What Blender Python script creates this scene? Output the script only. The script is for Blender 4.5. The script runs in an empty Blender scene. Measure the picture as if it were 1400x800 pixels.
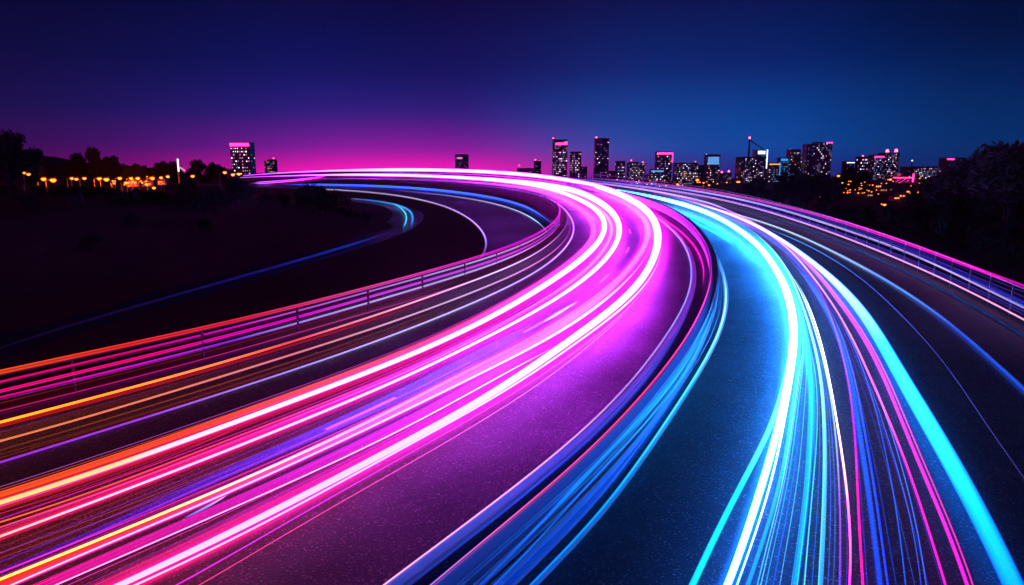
import bpy, bmesh, math, random
import numpy as np
from mathutils import Vector, Matrix

random.seed(7)
S = bpy.context.scene
COL = S.collection

# ------------------------------------------------------------------ camera
F_PX, CX, CY = 933.33, 700.0, 400.0        # 24 mm lens on a 1400 px wide picture
HORIZON = 233.0
PITCH = math.atan((CY - HORIZON) / F_PX)
EYE = np.array((0.0, 0.0, 8.0))
SLOPE = 0.0354                             # the highway climbs a steady 3.5 %
cam = bpy.data.cameras.new('camera'); cam.lens = 24; cam.sensor_width = 36; cam.sensor_fit = 'HORIZONTAL'
cam.clip_start = 0.1; cam.clip_end = 20000
camo = bpy.data.objects.new('camera', cam); COL.objects.link(camo)
camo.location = EYE; camo.rotation_euler = (math.pi/2 - PITCH, 0, 0)
S.camera = camo

# ------------------------------------------------------------------ render + exposure
S.render.engine = 'CYCLES'
S.cycles.use_denoising = True
S.cycles.max_bounces = 5; S.cycles.diffuse_bounces = 2; S.cycles.glossy_bounces = 3
S.cycles.sample_clamp_indirect = 6.0
S.cycles.volume_bounces = 0; S.cycles.transparent_max_bounces = 40
S.view_settings.view_transform = 'Standard'; S.view_settings.look = 'None'
S.view_settings.exposure = 0.0; S.view_settings.gamma = 1.0
S.view_settings.use_curve_mapping = False

# ------------------------------------------------------------------ node helpers
def s2l(r, g, b, k=1.0):
    f = lambda c: (c/255/12.92) if c/255 <= .04045 else ((c/255+.055)/1.055)**2.4
    return (f(r)*k, f(g)*k, f(b)*k)

def sstep(a, b, x):
    t = np.clip((x-a)/(b-a), 0, 1); return t*t*(3-2*t)

class NT:
    def __init__(s, tree): s.t = tree; tree.nodes.clear()
    def n(s, typ, **kw):
        nd = s.t.nodes.new(typ)
        for k, v in kw.items(): setattr(nd, k, v)
        return nd
    def l(s, a, b): s.t.links.new(a, b)
    def val(s, sock, v):
        if hasattr(v, 'is_output'): s.l(v, sock)
        else: sock.default_value = v
    def math(s, op, a, b=0.0, clamp=False):
        m = s.n('ShaderNodeMath', operation=op); m.use_clamp = clamp
        s.val(m.inputs[0], a); s.val(m.inputs[1], b); return m.outputs[0]
    def maprange(s, v, a, b, c=0.0, d=1.0, smooth=True):
        m = s.n('ShaderNodeMapRange'); m.interpolation_type = 'SMOOTHSTEP' if smooth else 'LINEAR'
        s.val(m.inputs[0], v)
        for i, x in enumerate((a, b, c, d)): m.inputs[1+i].default_value = x
        return m.outputs[0]
    def mix(s, fac, a, b, mode='MIX'):
        m = s.n('ShaderNodeMix', data_type='RGBA', blend_type=mode)
        s.val(m.inputs[0], fac)
        for sock, v in ((m.inputs[6], a), (m.inputs[7], b)):
            if hasattr(v, 'is_output'): s.l(v, sock)
            else: sock.default_value = (*v[:3], 1)
        return m.outputs[2]
    def ramp(s, fac, stops):
        r = s.n('ShaderNodeValToRGB'); s.val(r.inputs[0], fac)
        e = r.color_ramp.elements
        while len(e) < len(stops): e.new(.5)
        for el, (p, c) in zip(e, stops): el.position = p; el.color = (*c, 1)
        return r.outputs[0]
    def noise(s, vec, scale, detail=3, rough=.55):
        t = s.n('ShaderNodeTexNoise'); t.inputs['Scale'].default_value = scale
        t.inputs['Detail'].default_value = detail; t.inputs['Roughness'].default_value = rough
        if vec is not None: s.l(vec, t.inputs['Vector'])
        return t.outputs['Fac']

# ------------------------------------------------------------------ world: dusk sky over the city
W = bpy.data.worlds.new('World'); S.world = W; W.use_nodes = True
w = NT(W.node_tree)
tc = w.n('ShaderNodeTexCoord'); sp = w.n('ShaderNodeSeparateXYZ'); w.l(tc.outputs['Generated'], sp.inputs[0])
el = w.maprange(sp.outputs[2], 0.0, 0.25, 0, 1, smooth=False)
left = w.ramp(el, [(0, s2l(88, 12, 96)), (.12, s2l(52, 11, 88)), (.30, s2l(21, 11, 78)), (.55, s2l(8, 7, 62)), (1.0, s2l(3, 1, 28))])
midl = w.ramp(el, [(0, s2l(160, 20, 146)), (.12, s2l(70, 26, 146)), (.30, s2l(14, 26, 124)), (.55, s2l(2, 16, 92)), (1.0, s2l(2, 3, 44))])
right = w.ramp(el, [(0, s2l(38, 40, 138)), (.12, s2l(0, 76, 168)), (.30, s2l(0, 66, 152)), (.55, s2l(0, 36, 112)), (1.0, s2l(2, 6, 56))])
farr = w.ramp(el, [(0, s2l(10, 42, 108)), (.15, s2l(0, 48, 112)), (.4, s2l(0, 34, 92)), (.65, s2l(0, 17, 62)), (1.0, s2l(1, 2, 28))])
az = sp.outputs[0]
c1 = w.mix(w.maprange(az, -.62, -.22), left, midl)
c2 = w.mix(w.maprange(az, -.10, .20), c1, right)
c3 = w.mix(w.maprange(az, .28, .58), c2, farr)
# magenta city glow low over the crest of the road
dx = w.math('DIVIDE', w.math('SUBTRACT', az, -.16), .22); dz = w.math('DIVIDE', sp.outputs[2], .024)
g = w.math('EXPONENT', w.math('MULTIPLY', w.math('ADD', w.math('MULTIPLY', dx, dx), w.math('ABSOLUTE', dz)), -1.0))
glow = w.mix(1.0, c3, w.mix(g, (0, 0, 0), s2l(255, 18, 165, .95)), 'ADD')
nb = w.math('MULTIPLY_ADD', w.noise(tc.outputs['Generated'], 3.0, 4), .35); w.t.nodes[-1].inputs[2].default_value = .82
glow = w.mix(1.0, glow, nb, 'MULTIPLY')
# fill light added to the sky behind the view: red left, deep blue right
behind = w.mix(w.maprange(az, -.55, -.05), (.75, .011, .16), (.003, .018, .26))
behind = w.mix(w.maprange(sp.outputs[2], .0, .6), behind, (.002, .002, .02))
glow = w.mix(w.maprange(sp.outputs[1], .25, -.15), glow, behind)
bg = w.n('ShaderNodeBackground'); w.l(glow, bg.inputs[0]); bg.inputs[1].default_value = 1.0
sky = w.n('ShaderNodeTexSky', sky_type='NISHITA'); sky.sun_disc = False
sky.sun_elevation = math.radians(-6); sky.sun_rotation = math.radians(-20)
bg2 = w.n('ShaderNodeBackground'); w.l(sky.outputs[0], bg2.inputs[0]); bg2.inputs[1].default_value = 0.05
add = w.n('ShaderNodeAddShader'); w.l(bg.outputs[0], add.inputs[0]); w.l(bg2.outputs[0], add.inputs[1])
wo = w.n('ShaderNodeOutputWorld'); w.l(add.outputs[0], wo.inputs[0])

# ------------------------------------------------------------------ materials
MATS = {}
def mat(name):
    m = bpy.data.materials.new(name); m.use_nodes = True; MATS[name] = m
    return m, NT(m.node_tree)
def principled(name, base, rough=.5, metal=0.0, var=.25, scale=4.0, bump=0.0, bscale=40.0, spec=.5):
    m, t = mat(name)
    b = t.n('ShaderNodeBsdfPrincipled'); o = t.n('ShaderNodeOutputMaterial'); t.l(b.outputs[0], o.inputs[0])
    tcn = t.n('ShaderNodeTexCoord')
    nz = t.noise(tcn.outputs['Object'], scale, 5)
    c = t.mix(nz, tuple(x*(1-var) for x in base), tuple(min(1, x*(1+var)) for x in base))
    t.l(c, b.inputs['Base Color'])
    b.inputs['Metallic'].default_value = metal; b.inputs['Specular IOR Level'].default_value = spec
    t.l(t.maprange(nz, .3, .7, rough*.85, min(1, rough*1.15)), b.inputs['Roughness'])
    if bump:
        bp = t.n('ShaderNodeBump'); bp.inputs['Strength'].default_value = bump; bp.inputs['Distance'].default_value = .02
        t.l(t.noise(tcn.outputs['Object'], bscale, 3), bp.inputs['Height']); t.l(bp.outputs[0], b.inputs['Normal'])
    return m
def emitter(name, color, strength, sampled=False):
    m, t = mat(name)
    e = t.n('ShaderNodeEmission'); o = t.n('ShaderNodeOutputMaterial'); t.l(e.outputs[0], o.inputs[0])
    e.inputs[0].default_value = (*color, 1); e.inputs[1].default_value = strength
    m.cycles.emission_sampling = 'FRONT' if sampled else 'NONE'
    return m
def trail_mat(name, strength, sampled, soft=0.0, streak=.5):
    """light drawn over the road: pure emission that adds to what lies behind, fading to the rim of the streak"""
    m, t = mat(name)
    e = t.n('ShaderNodeEmission'); o = t.n('ShaderNodeOutputMaterial')
    at = lambda n_: t.n('ShaderNodeAttribute', attribute_name=n_, attribute_type='GEOMETRY')
    hue = at('hue').outputs['Color']
    m.cycles.emission_sampling = 'FRONT' if sampled else 'NONE'
    e.inputs[1].default_value = strength
    if not soft:
        t.l(hue, e.inputs[0]); t.l(e.outputs[0], o.inputs[0]); return m
    ac = at('across').outputs['Fac']; al = at('along').outputs['Fac']; wi = at('wide').outputs['Fac']
    prof = t.math('POWER', t.math('SUBTRACT', 1.0, t.math('MULTIPLY', ac, ac), True), soft)
    cv = t.n('ShaderNodeCombineXYZ'); t.l(t.math('MULTIPLY', t.math('MULTIPLY', ac, wi), 9.0), cv.inputs[0]); t.l(t.math('MULTIPLY', al, .03), cv.inputs[1])
    oi = t.n('ShaderNodeObjectInfo'); t.l(t.math('MULTIPLY', oi.outputs['Random'], 50.0), cv.inputs[2])
    st = t.maprange(t.noise(cv.outputs[0], 2.2, 4, .7), .32, .68, 1-streak, 1+streak, False)
    t.l(t.mix(1.0, hue, t.math('MULTIPLY', prof, st), 'MULTIPLY'), e.inputs[0])
    tr = t.n('ShaderNodeBsdfTransparent'); ad = t.n('ShaderNodeAddShader')
    t.l(e.outputs[0], ad.inputs[0]); t.l(tr.outputs[0], ad.inputs[1]); t.l(ad.outputs[0], o.inputs[0])
    return m

def asphalt(name, base, rough):
    m, t = mat(name)
    b = t.n('ShaderNodeBsdfPrincipled'); o = t.n('ShaderNodeOutputMaterial'); t.l(b.outputs[0], o.inputs[0])
    b.inputs['Specular IOR Level'].default_value = .32
    tcn = t.n('ShaderNodeTexCoord'); P = tcn.outputs['Object']
    big = t.noise(P, .12, 5, .6); mid = t.noise(P, 1.3, 4); fine = t.noise(P, 22, 2)
    grain = t.n('ShaderNodeTexVoronoi'); grain.inputs['Scale'].default_value = 30; t.l(P, grain.inputs['Vector'])
    c = t.mix(big, (base*.7,)*3, (base*1.35,)*3)
    c = t.mix(t.maprange(mid, .35, .7), c, (base*.75,)*3)
    chip = t.maprange(t.math('MULTIPLY', grain.outputs['Color'], 1.0), .74, .95)
    c = t.mix(chip, c, (base*4.5,)*3)
    t.l(c, b.inputs['Base Color'])
    r = t.maprange(big, .3, .7, rough*.8, rough*1.25)
    t.l(t.mix(chip, r, (rough*.6,)*3), b.inputs['Roughness'])
    bp = t.n('ShaderNodeBump'); bp.inputs['Strength'].default_value = .6; bp.inputs['Distance'].default_value = .02
    t.l(t.math('ADD', grain.outputs['Distance'], fine), bp.inputs['Height']); t.l(bp.outputs[0], b.inputs['Normal'])
    return m
M_ASPH = asphalt('asphalt', .05, .48)
M_RAMP = asphalt('ramp_asphalt', .06, .40)
M_GRASS = principled('reddened_grass', (.12, .075, .06), .95, var=.5, scale=.35, bump=.8, bscale=3.0, spec=.1)  # base colour reddened in place of magenta ambient light
M_HILL = principled('hill_scrub', (.04, .035, .03), 1.0, var=.5, scale=.02, bump=.6, bscale=.2, spec=.05)
M_KERB2 = principled('dark_concrete', (.07, .07, .075), .8, var=.25, scale=3, bump=.3, bscale=60)
M_PAINT = principled('road_paint', (.75, .75, .75), .5, var=.15, scale=6)
M_KERB = principled('kerb_concrete', (.34, .34, .34), .7, var=.2, scale=3, bump=.3, bscale=60)
M_STEEL = principled('galvanised_steel', (.46, .48, .52), .42, .6, var=.15, scale=2.0)
M_POST = principled('weathered_steel', (.09, .09, .10), .6, .4, var=.3, scale=5)
M_RAIL = principled('dark_rail_paint', (.10, .10, .12), .45, .3, var=.3, scale=3)
M_BARK = principled('bark', (.02, .016, .014), .95, var=.4, scale=8, bump=.6)
M_LEAF = principled('leaves', (.03, .05, .02), .85, var=.5, scale=.9, spec=.2)
M_LEAF2 = principled('dark_leaves', (.02, .035, .02), .85, var=.5, scale=.9, spec=.2)
M_WALL = principled('tower_concrete', (.045, .05, .11), .6, var=.2, scale=.05)
M_WALL2 = principled('tower_glass', (.03, .035, .09), .25, var=.3, scale=.08)
M_HOUSE = principled('house_render', (.40, .36, .32), .8, var=.15, scale=.5)
M_ROOF = principled('roof_tile', (.16, .09, .07), .8, var=.3, scale=1.5)
M_WIN_W = emitter('lit_window_white', (1, .78, .95), 2.2)
M_WIN_D = emitter('dim_window_violet', (.55, .40, 1.0), .55)
M_WIN_P = emitter('lit_window_pink', (1, .30, .62), .9)
M_WIN_A = emitter('lit_window_amber', (1, .42, .10), 1.6)
M_WIN_B = emitter('lit_window_blue', (.15, .42, 1.0), .8)
M_NEON = emitter('magenta_neon', (1, .035, .30), 3.2)
M_NEONW = emitter('white_neon', (.75, .82, 1), 2.2)
M_CYAN = emitter('cyan_floodlight', (.02, .36, 1), 1.0)
M_RED = emitter('red_beacon', (1, .05, .10), 14)
M_SODIUM = emitter('sodium_lamp', (1, .10, .004), 10, True)
M_SOD2 = emitter('small_lamp', (1, .20, .03), 4)
T_CORE = trail_mat('trail_core', 30, True)
T_MID = trail_mat('trail_mid', 3.6, True, .8, .35)
T_SOFT = trail_mat('trail_soft', .85, False, .8, .5)
T_HALO = trail_mat('trail_halo', .55, False, 2.2, .3)

# ------------------------------------------------------------------ object helpers
def tag(o, label=None, cat=None, group=None, kind=None):
    if label: o['label'] = label
    if cat: o['category'] = cat
    if group: o['group'] = group
    if kind: o['kind'] = kind
    return o
def empty(name, loc=(0, 0, 0), rz=0.0):
    o = bpy.data.objects.new(name, None); COL.objects.link(o)
    o.location = loc; o.rotation_euler = (0, 0, rz); o.empty_display_size = .2
    return o
def mesh_obj(name, verts, faces, m, parent=None, smooth=False):
    me = bpy.data.meshes.new(name)
    me.from_pydata([tuple(map(float, v)) for v in verts], [], faces)
    me.materials.append(m)
    if smooth: me.polygons.foreach_set('use_smooth', [True]*len(me.polygons))
    me.update()
    o = bpy.data.objects.new(name, me); COL.objects.link(o)
    if parent: o.parent = parent
    return o
class MB:
    def __init__(s): s.v = []; s.f = []
    def box(s, x0, x1, y0, y1, z0, z1):
        b = len(s.v)
        s.v += [(x, y, z) for z in (z0, z1) for (x, y) in ((x0, y0), (x1, y0), (x1, y1), (x0, y1))]
        s.f += [tuple(b+i for i in q) for q in ((3,2,1,0),(4,5,6,7),(0,1,5,4),(1,2,6,5),(2,3,7,6),(3,0,4,7))]
        return s
    def bar(s, p, q, r0, r1, n=6):
        p, q = Vector(p), Vector(q); d = (q-p).normalized()
        a = d.orthogonal().normalized(); c = d.cross(a); b = len(s.v)
        for (o, r) in ((p, r0), (q, r1)):
            for i in range(n):
                t = 2*math.pi*i/n; s.v.append(tuple(o + a*math.cos(t)*r + c*math.sin(t)*r))
        for i in range(n):
            j = (i+1) % n; s.f.append((b+i, b+j, b+n+j, b+n+i))
        s.f.append(tuple(b+i for i in reversed(range(n)))); s.f.append(tuple(b+n+i for i in range(n)))
        return s
    def prism(s, poly, z0, z1):
        n = len(poly); b = len(s.v)
        s.v += [(x, y, z0) for x, y in poly] + [(x, y, z1) for x, y in poly]
        for i in range(n): s.f.append((b+i, b+(i+1) % n, b+n+(i+1) % n, b+n+i))
        s.f.append(tuple(b+i for i in reversed(range(n)))); s.f.append(tuple(b+n+i for i in range(n)))
        return s
    def build(s, name, m, parent=None, smooth=False): return mesh_obj(name, s.v, s.f, m, parent, smooth)
def dup(o, parent=None):
    c = o.copy(); COL.objects.link(c)
    if parent: c.parent = parent
    return c
def dup_thing(root):
    r = dup(root)
    for ch in list(root.children):
        c = dup(ch, r)
        for gch in list(ch.children): dup(gch, c)
    return r

# ------------------------------------------------------------------ geometry of the site
SP, CP = math.sin(PITCH), math.cos(PITCH)
def ray(px, py):
    u, v = (px-CX)/F_PX, -(py-CY)/F_PX
    return np.array((u, CP + v*SP, -SP + v*CP))
def on_road(px, py, h=0.0):
    """point on the sloping road plane, h above it"""
    d = ray(px, py)
    t = (EYE[2] - h) / (SLOPE*d[1] - d[2])
    return EYE + d*t
def at_depth(px, py, Y):
    d = ray(px, py); return EYE + d*(Y/d[1])
def project(p):
    q = np.asarray(p) - EYE
    x, y, z = q[..., 0], q[..., 1], q[..., 2]
    dep = y*CP - z*SP; up = y*SP + z*CP
    return np.stack((CX + F_PX*x/dep, CY - F_PX*up/dep), -1), dep

def spline(pts, step=5.0, sm=3):
    """Catmull-Rom through a traced plan, resampled and smoothed (any columns)"""
    P = np.array(pts, float)
    P = np.vstack((2*P[0]-P[1], P, 2*P[-1]-P[-2]))
    out = []
    for i in range(1, len(P)-2):
        n = max(3, int(np.hypot(*(P[i+1]-P[i])[:2])/step))
        p0, p1, p2, p3 = P[i-1:i+3]
        t0 = 0.0
        k = lambda a, b: max(1e-3, np.hypot(*(b-a)[:2]))**.5
        t1 = t0+k(p0, p1); t2 = t1+k(p1, p2); t3 = t2+k(p2, p3)
        for t in np.linspace(t1, t2, n, endpoint=False):
            A1 = (t1-t)/(t1-t0)*p0+(t-t0)/(t1-t0)*p1; A2 = (t2-t)/(t2-t1)*p1+(t-t1)/(t2-t1)*p2
            A3 = (t3-t)/(t3-t2)*p2+(t-t2)/(t3-t2)*p3
            B1 = (t2-t)/(t2-t0)*A1+(t-t0)/(t2-t0)*A2; B2 = (t3-t)/(t3-t1)*A2+(t-t1)/(t3-t1)*A3
            out.append((t2-t)/(t2-t1)*B1+(t-t1)/(t2-t1)*B2)
    out.append(P[-2]); out = np.array(out)
    for _ in range(sm):
        o2 = out.copy(); o2[1:-1] = .25*out[:-2]+.5*out[1:-1]+.25*out[2:]; out = o2
    return out
def fair(w3, k=.18, smin=2.5):
    """local quadratic fit along the path: takes out tracing wobble, keeps the bend"""
    s = np.concatenate(([0], np.cumsum(np.linalg.norm(np.diff(w3, axis=0), axis=1))))
    ds = np.gradient(s); dist = np.linalg.norm(w3-EYE, axis=1); out = w3.copy()
    for i in range(len(w3)):
        sg = max(smin, k*dist[i]); x = (s-s[i])/sg
        wt = np.exp(-.5*x*x)*ds; sel = wt > wt.max()*1e-4
        if sel.sum() < 5: continue
        A = np.stack((np.ones(sel.sum()), x[sel], x[sel]**2), 1); wq = np.sqrt(wt[sel])[:, None]
        c, *_ = np.linalg.lstsq(A*wq, w3[sel]*wq, rcond=None); out[i] = c[0]
    return out
def plan(pts, h=0.0, ext0=14.0, ext1=0.0, step=3.0):
    """world path on the road plane from traced points; extended straight past the ends"""
    p2 = spline([q[:2] for q in pts], step, 3)
    w3 = fair(np.array([on_road(x, y, h) for x, y in p2]))
    if ext0:
        d = w3[0]-w3[min(6, len(w3)-1)]; d /= np.linalg.norm(d)
        w3 = np.vstack([w3[0]+d*e for e in np.linspace(ext0, ext0/6, 6)] + [w3])
    if ext1:
        d = w3[-1]-w3[-min(6, len(w3)-1)]; d /= np.linalg.norm(d)
        w3 = np.vstack([w3] + [w3[-1]+d*e for e in np.linspace(ext1/6, ext1, 6)])
    return w3
def normals(w3):
    t = np.gradient(w3, axis=0); t[:, 2] = 0
    t /= np.linalg.norm(t, axis=1)[:, None]+1e-9
    return np.stack((t[:, 1], -t[:, 0], np.zeros(len(t))), -1)     # to the right of travel
def every(w3, step):
    s = np.concatenate(([0], np.cumsum(np.linalg.norm(np.diff(w3, axis=0), axis=1))))
    at = np.arange(0, s[-1], step)
    return np.stack([np.interp(at, s, w3[:, k]) for k in range(3)], -1)
def sweep(name, w3, prof, m, parent=None, smooth=False, scale=None):
    """prof: closed loop of (offset right, up)"""
    n3 = normals(w3); k = len(prof); V = []; Fc = []
    for i, p in enumerate(w3):
        sc = 1 if scale is None else scale[i]
        for a, b in prof: V.append(p + n3[i]*a*sc + np.array((0, 0, b)))
    for i in range(len(w3)-1):
        for j in range(k):
            Fc.append((i*k+j, i*k+(j+1) % k, (i+1)*k+(j+1) % k, (i+1)*k+j))
    e = (len(w3)-1)*k
    Fc.append(tuple(range(k))); Fc.append(tuple(e+j for j in reversed(range(k))))
    return mesh_obj(name, V, Fc, m, parent, smooth)
def ribbon(name, A, B, m, lift=0.0, n=160):
    """sheet between two edge paths"""
    def rs(w3):
        s = np.concatenate(([0], np.cumsum(np.linalg.norm(np.diff(w3, axis=0), axis=1))))
        return np.stack([np.interp(np.linspace(0, s[-1], n), s, w3[:, k]) for k in range(3)], -1)
    A, B = rs(A), rs(B); V = []; K = 6
    for a, b in zip(A, B):
        for j in range(K+1): V.append(a+(b-a)*j/K + np.array((0, 0, lift)))
    Fc = [(i*(K+1)+j, i*(K+1)+j+1, (i+1)*(K+1)+j+1, (i+1)*(K+1)+j) for i in range(n-1) for j in range(K)]
    return mesh_obj(name, V, Fc, m)
def stripe(name, w3, width, m, lift=.004):
    n3 = normals(w3); V = []; Fc = []
    for i, p in enumerate(w3):
        for a in (-width/2, width/2): V.append(p+n3[i]*a+np.array((0, 0, lift)))
    for i in range(len(w3)-1): Fc.append((2*i, 2*i+1, 2*i+3, 2*i+2))
    return mesh_obj(name, V, Fc, m)

# ------------------------------------------------------------------ traced lines (1400 x 800 plan of the photograph)
FAR_OUT = [(775,246),(700,237.5),(640,233.5),(575,231.5),(512,231.5),(450,233),(400,236),(338,239.5)]
FAR_MID = [(720,243),(660,238.5),(600,236),(540,235),(475,235),(412,237.5),(338,241)]
FAR_IN = [(725,252),(687,247.5),(640,243.8),(600,241.3),(550,239),(475,238),(412,239.8),(338,243)]
L1 = [(0,509.5),(87,490),(175,471),(262,451),(350,434),(387,422.5),(475,401),(562,377),(650,352.5),(700,336),(732,321),(757,304),(765.5,287),(757,273),(740,264.5),(712,257),(670,251),(600,246),(520,243.5)]
BASE_L = [(0,563),(87,540),(175,518),(262,496),(350,472),(387,461),(475,435),(525,421),(625,391),(650,384),(700,364),(737,345),(762,322),(775,302),(771,287),(762,276),(742,266),(712,258.5),(670,252.5),(600,247.5),(520,245),(430,245),(330,248)]
L8 = [(0,632.5),(107,599.5),(175,577),(262,552),(350,522),(420,499),(555,452),(650,411.5),(700,390),(750,360),(775,335),(785,312),(780,297),(770,286),(750,272),(720,262),(670,255),(600,250)]
EDGE_R = [(525,800),(650,705),(720,652),(782,600),(825,562),(890,487),(921,440),(941,405),(945,370),(940,345),(925,320),(902,301),(880,287),(850,272)]
MEDIAN = [(590,800),(680,722),(770,647),(850,570),(900,512),(945,450),(967,400),(973,367),(965,332),(937,299),(903,279),(875,270),(845,262),(805,254),(775,249)]
EDGE_B = [(727,800),(787,735),(850,665),(900,590),(950,515),(985,449),(992,420),(992,395),(987,370),(977,347)]
EDGE_O = [(1400,534),(1366,503),(1319,462),(1256,412),(1209,383),(1162,356),(1117,335),(1075,315),(1030,300),(1000,292),(960,281)]
R3 = [(1400,437),(1334,403),(1256,366),(1178,334),(1100,305),(1060,293),(987,273),(919,261),(870,254),(800,246)]
# near-side foot of the right parapet, on the road plane
par = plan(R3, .45, 25, 0)
par0 = par - np.array((0, 0, .45))

# ------------------------------------------------------------------ ground
ramp_line = np.array([on_road(*q) for q in [(0,470),(150,425),(300,385),(420,350),(475,335),(550,312),(552,288)]])
outer = par0.copy()
far = np.array([on_road(*q) for q in FAR_OUT[1:]])
nf = normals(far)
outer = np.vstack((outer[outer[:, 1] < far[0, 1]-5], far - nf*0 + np.array((0, 6, 0))))
outer = np.vstack((np.array((outer[0] + (outer[0]-outer[8])*3,)), outer, np.array((outer[-1]+np.array((-140, -130, 0)),))))
def signed_dist(X, Y, line):
    best = np.full(X.shape, 1e9); sg = np.ones(X.shape)
    for a, b in zip(line[:-1], line[1:]):
        d = b[:2]-a[:2]; L = d@d+1e-9
        t = np.clip(((X-a[0])*d[0]+(Y-a[1])*d[1])/L, 0, 1)
        qx, qy = X-(a[0]+t*d[0]), Y-(a[1]+t*d[1])
        dd = np.hypot(qx, qy); cr = d[0]*qy-d[1]*qx
        up = dd < best-1e-6
        best = np.where(up, dd, best); sg = np.where(up, np.sign(cr), sg)
    return best, sg
def bumps(X, Y):
    return (np.sin(X*.21+1.3)*np.cos(Y*.17+.4) + .6*np.sin(X*.47+Y*.31) + .5*np.cos(X*.09-Y*.13+2))
def ground_z(X, Y):
    X = np.asarray(X, float); Y = np.asarray(Y, float)
    d, sg = signed_dist(X, Y, outer)
    out = np.where(sg < 0, d, 0.0)
    base = SLOPE*np.clip(Y, -60, 300) - .012
    low = -13.0 + 2.0*bumps(X*.1, Y*.1)
    hill = 15.5*np.exp(-((X-215)/150)**2-((Y-440)/150)**2) + 11*np.exp(-((X-120)/50)**2-((Y-90)/60)**2)
    k = sstep(3, 75, out)
    z = base*(1-k) + (low+hill)*k
    rd, rs = signed_dist(X, Y, ramp_line)
    dl = np.where(rs > 0, rd, 0)
    mound = 3.3*sstep(1.5, 23, dl)*sstep(93, 72, Y)*sstep(5, 30, Y)
    z = z + mound*(1 + .07*bumps(X, Y))
    return z
def gz(x, y): return float(ground_z(np.array([x]), np.array([y]))[0])
def hit(px, py, y0=45.0, y1=900.0):
    d = ray(px, py); ts = np.linspace(y0, y1, 2400)/d[1]
    P = EYE + ts[:, None]*d
    below = np.nonzero(P[:, 2] < ground_z(P[:, 0], P[:, 1]))[0]
    return P[below[0]] if len(below) else P[-1]

xs = np.concatenate((-np.geomspace(1800, 130, 20), np.arange(-128, 260, 3.0), np.geomspace(262, 1800, 20)))
ys = np.concatenate((-np.geomspace(150, 40, 5), np.arange(-38, 330, 3.0), np.geomspace(334, 1800, 20)))
GX, GY = np.meshgrid(xs, ys); GZ = ground_z(GX, GY)
nx = len(xs)
gv = np.stack((GX, GY, GZ), -1).reshape(-1, 3)
gf = [(j*nx+i, j*nx+i+1, (j+1)*nx+i+1, (j+1)*nx+i) for j in range(len(ys)-1) for i in range(nx-1)]
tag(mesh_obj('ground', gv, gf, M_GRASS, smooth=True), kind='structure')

# far ridge on the left
rx = np.linspace(-620, -150, 60); hv = []; hf = []
for x in rx:
    t = (x+620)/470
    top = 24*math.exp(-((x+480)/135)**2) + 1.6*math.sin(x*.05) + .9*math.sin(x*.17)
    for q in np.linspace(0, 1, 12):
        hv.append((x, 520+q*260, -14 + (top+13)*math.sin(math.pi*q)**.8 * sstep(0, .12, t)*sstep(1, .8, t)))
for i in range(59):
    for j in range(11): hf.append((i*12+j, (i+1)*12+j, (i+1)*12+j+1, i*12+j+1))
tag(mesh_obj('hill', hv, hf, M_HILL, smooth=True), kind='structure')

# ------------------------------------------------------------------ roads
med0 = plan(MEDIAN, .9, 16) - np.array((0, 0, .9))
basel = plan(BASE_L, 0, 16)
n_m = normals(med0)
tag(ribbon('road', basel, np.vstack((med0+n_m*.25, far[3:])), M_ASPH), kind='structure')
tag(ribbon('road', np.vstack((med0+n_m*.25,)), np.vstack((par0+normals(par0)*.6,)), M_ASPH), kind='structure')
shoulder = plan(L8, 0, 16)
tag(stripe('edge_line', shoulder, .16, M_PAINT), kind='structure')
tag(stripe('edge_line', plan(EDGE_B, 0, 10), .26, M_PAINT), kind='structure')
tag(stripe('edge_line', plan(EDGE_O, 0, 16), .24, M_PAINT), kind='structure')
kerb = plan(EDGE_R, .12, 12)
tag(sweep('kerb', kerb, [(0,-.125),(0,-.01),(.012,0),(.30,0),(.312,-.01),(.312,-.125)], M_KERB), kind='structure')
tag(sweep('kerb', plan(EDGE_B, 0, 10)-normals(plan(EDGE_B, 0, 10))*.42, [(0,-.01),(0,.10),(.2,.10),(.2,-.01)], M_KERB), kind='structure')
# lane dashes of the left carriageway
lane = plan([(0,776),(100,742),(200,697),(350,627),(450,585),(550,542),(625,500),(700,463),(750,436),(800,405),(840,365),(860,340),(863,322),(857,308),(845,294),(820,280)], 0, 10)
lp = every(lane, 1.0)
for i in range(6, len(lp)-4, 12):
    tag(stripe('lane_dash', lp[i:i+4], .14, M_PAINT, .006), kind='structure')
# slip roads inside the bend
I1 = [(762,309),(750,303),(730,290),(700,276),(650,266.5),(600,260.5),(550,256),(500,253),(447,252),(380,254)]
I3 = [(655,353),(661,347),(666,338),(664,325),(655,310),(632,294),(600,279.5),(587,276),(525,265),(460,259),(390,259)]
I2 = [(748,318),(742,310),(725,297),(687,282),(637,271),(580,264),(520,259)]
i1, i2, i3 = plan(I1, 0, 0, 20), plan(I2, 0, 0), plan(I3, 0, 0, 20)
tag(ribbon('slip_road', i3, i1, M_RAMP, .0, 90), kind='structure')
tag(stripe('edge_line', i2, .16, M_PAINT, .005), kind='structure')
tag(stripe('edge_line', i3, .22, M_PAINT, .005), kind='structure')
tag(sweep('kerb', i1, [(0,-.01),(0,.14),(.45,.14),(.45,-.01)], M_KERB), kind='structure')
rl = plan([(0,470),(150,425),(300,385),(420,350),(475,335),(540,315),(553,305),(556,294),(546,283),(528,276),(500,273.5),(464,273),(420,275)], 0, 12)
tag(stripe('slip_road', rl, 3.6, M_RAMP, .003), kind='structure')

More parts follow.
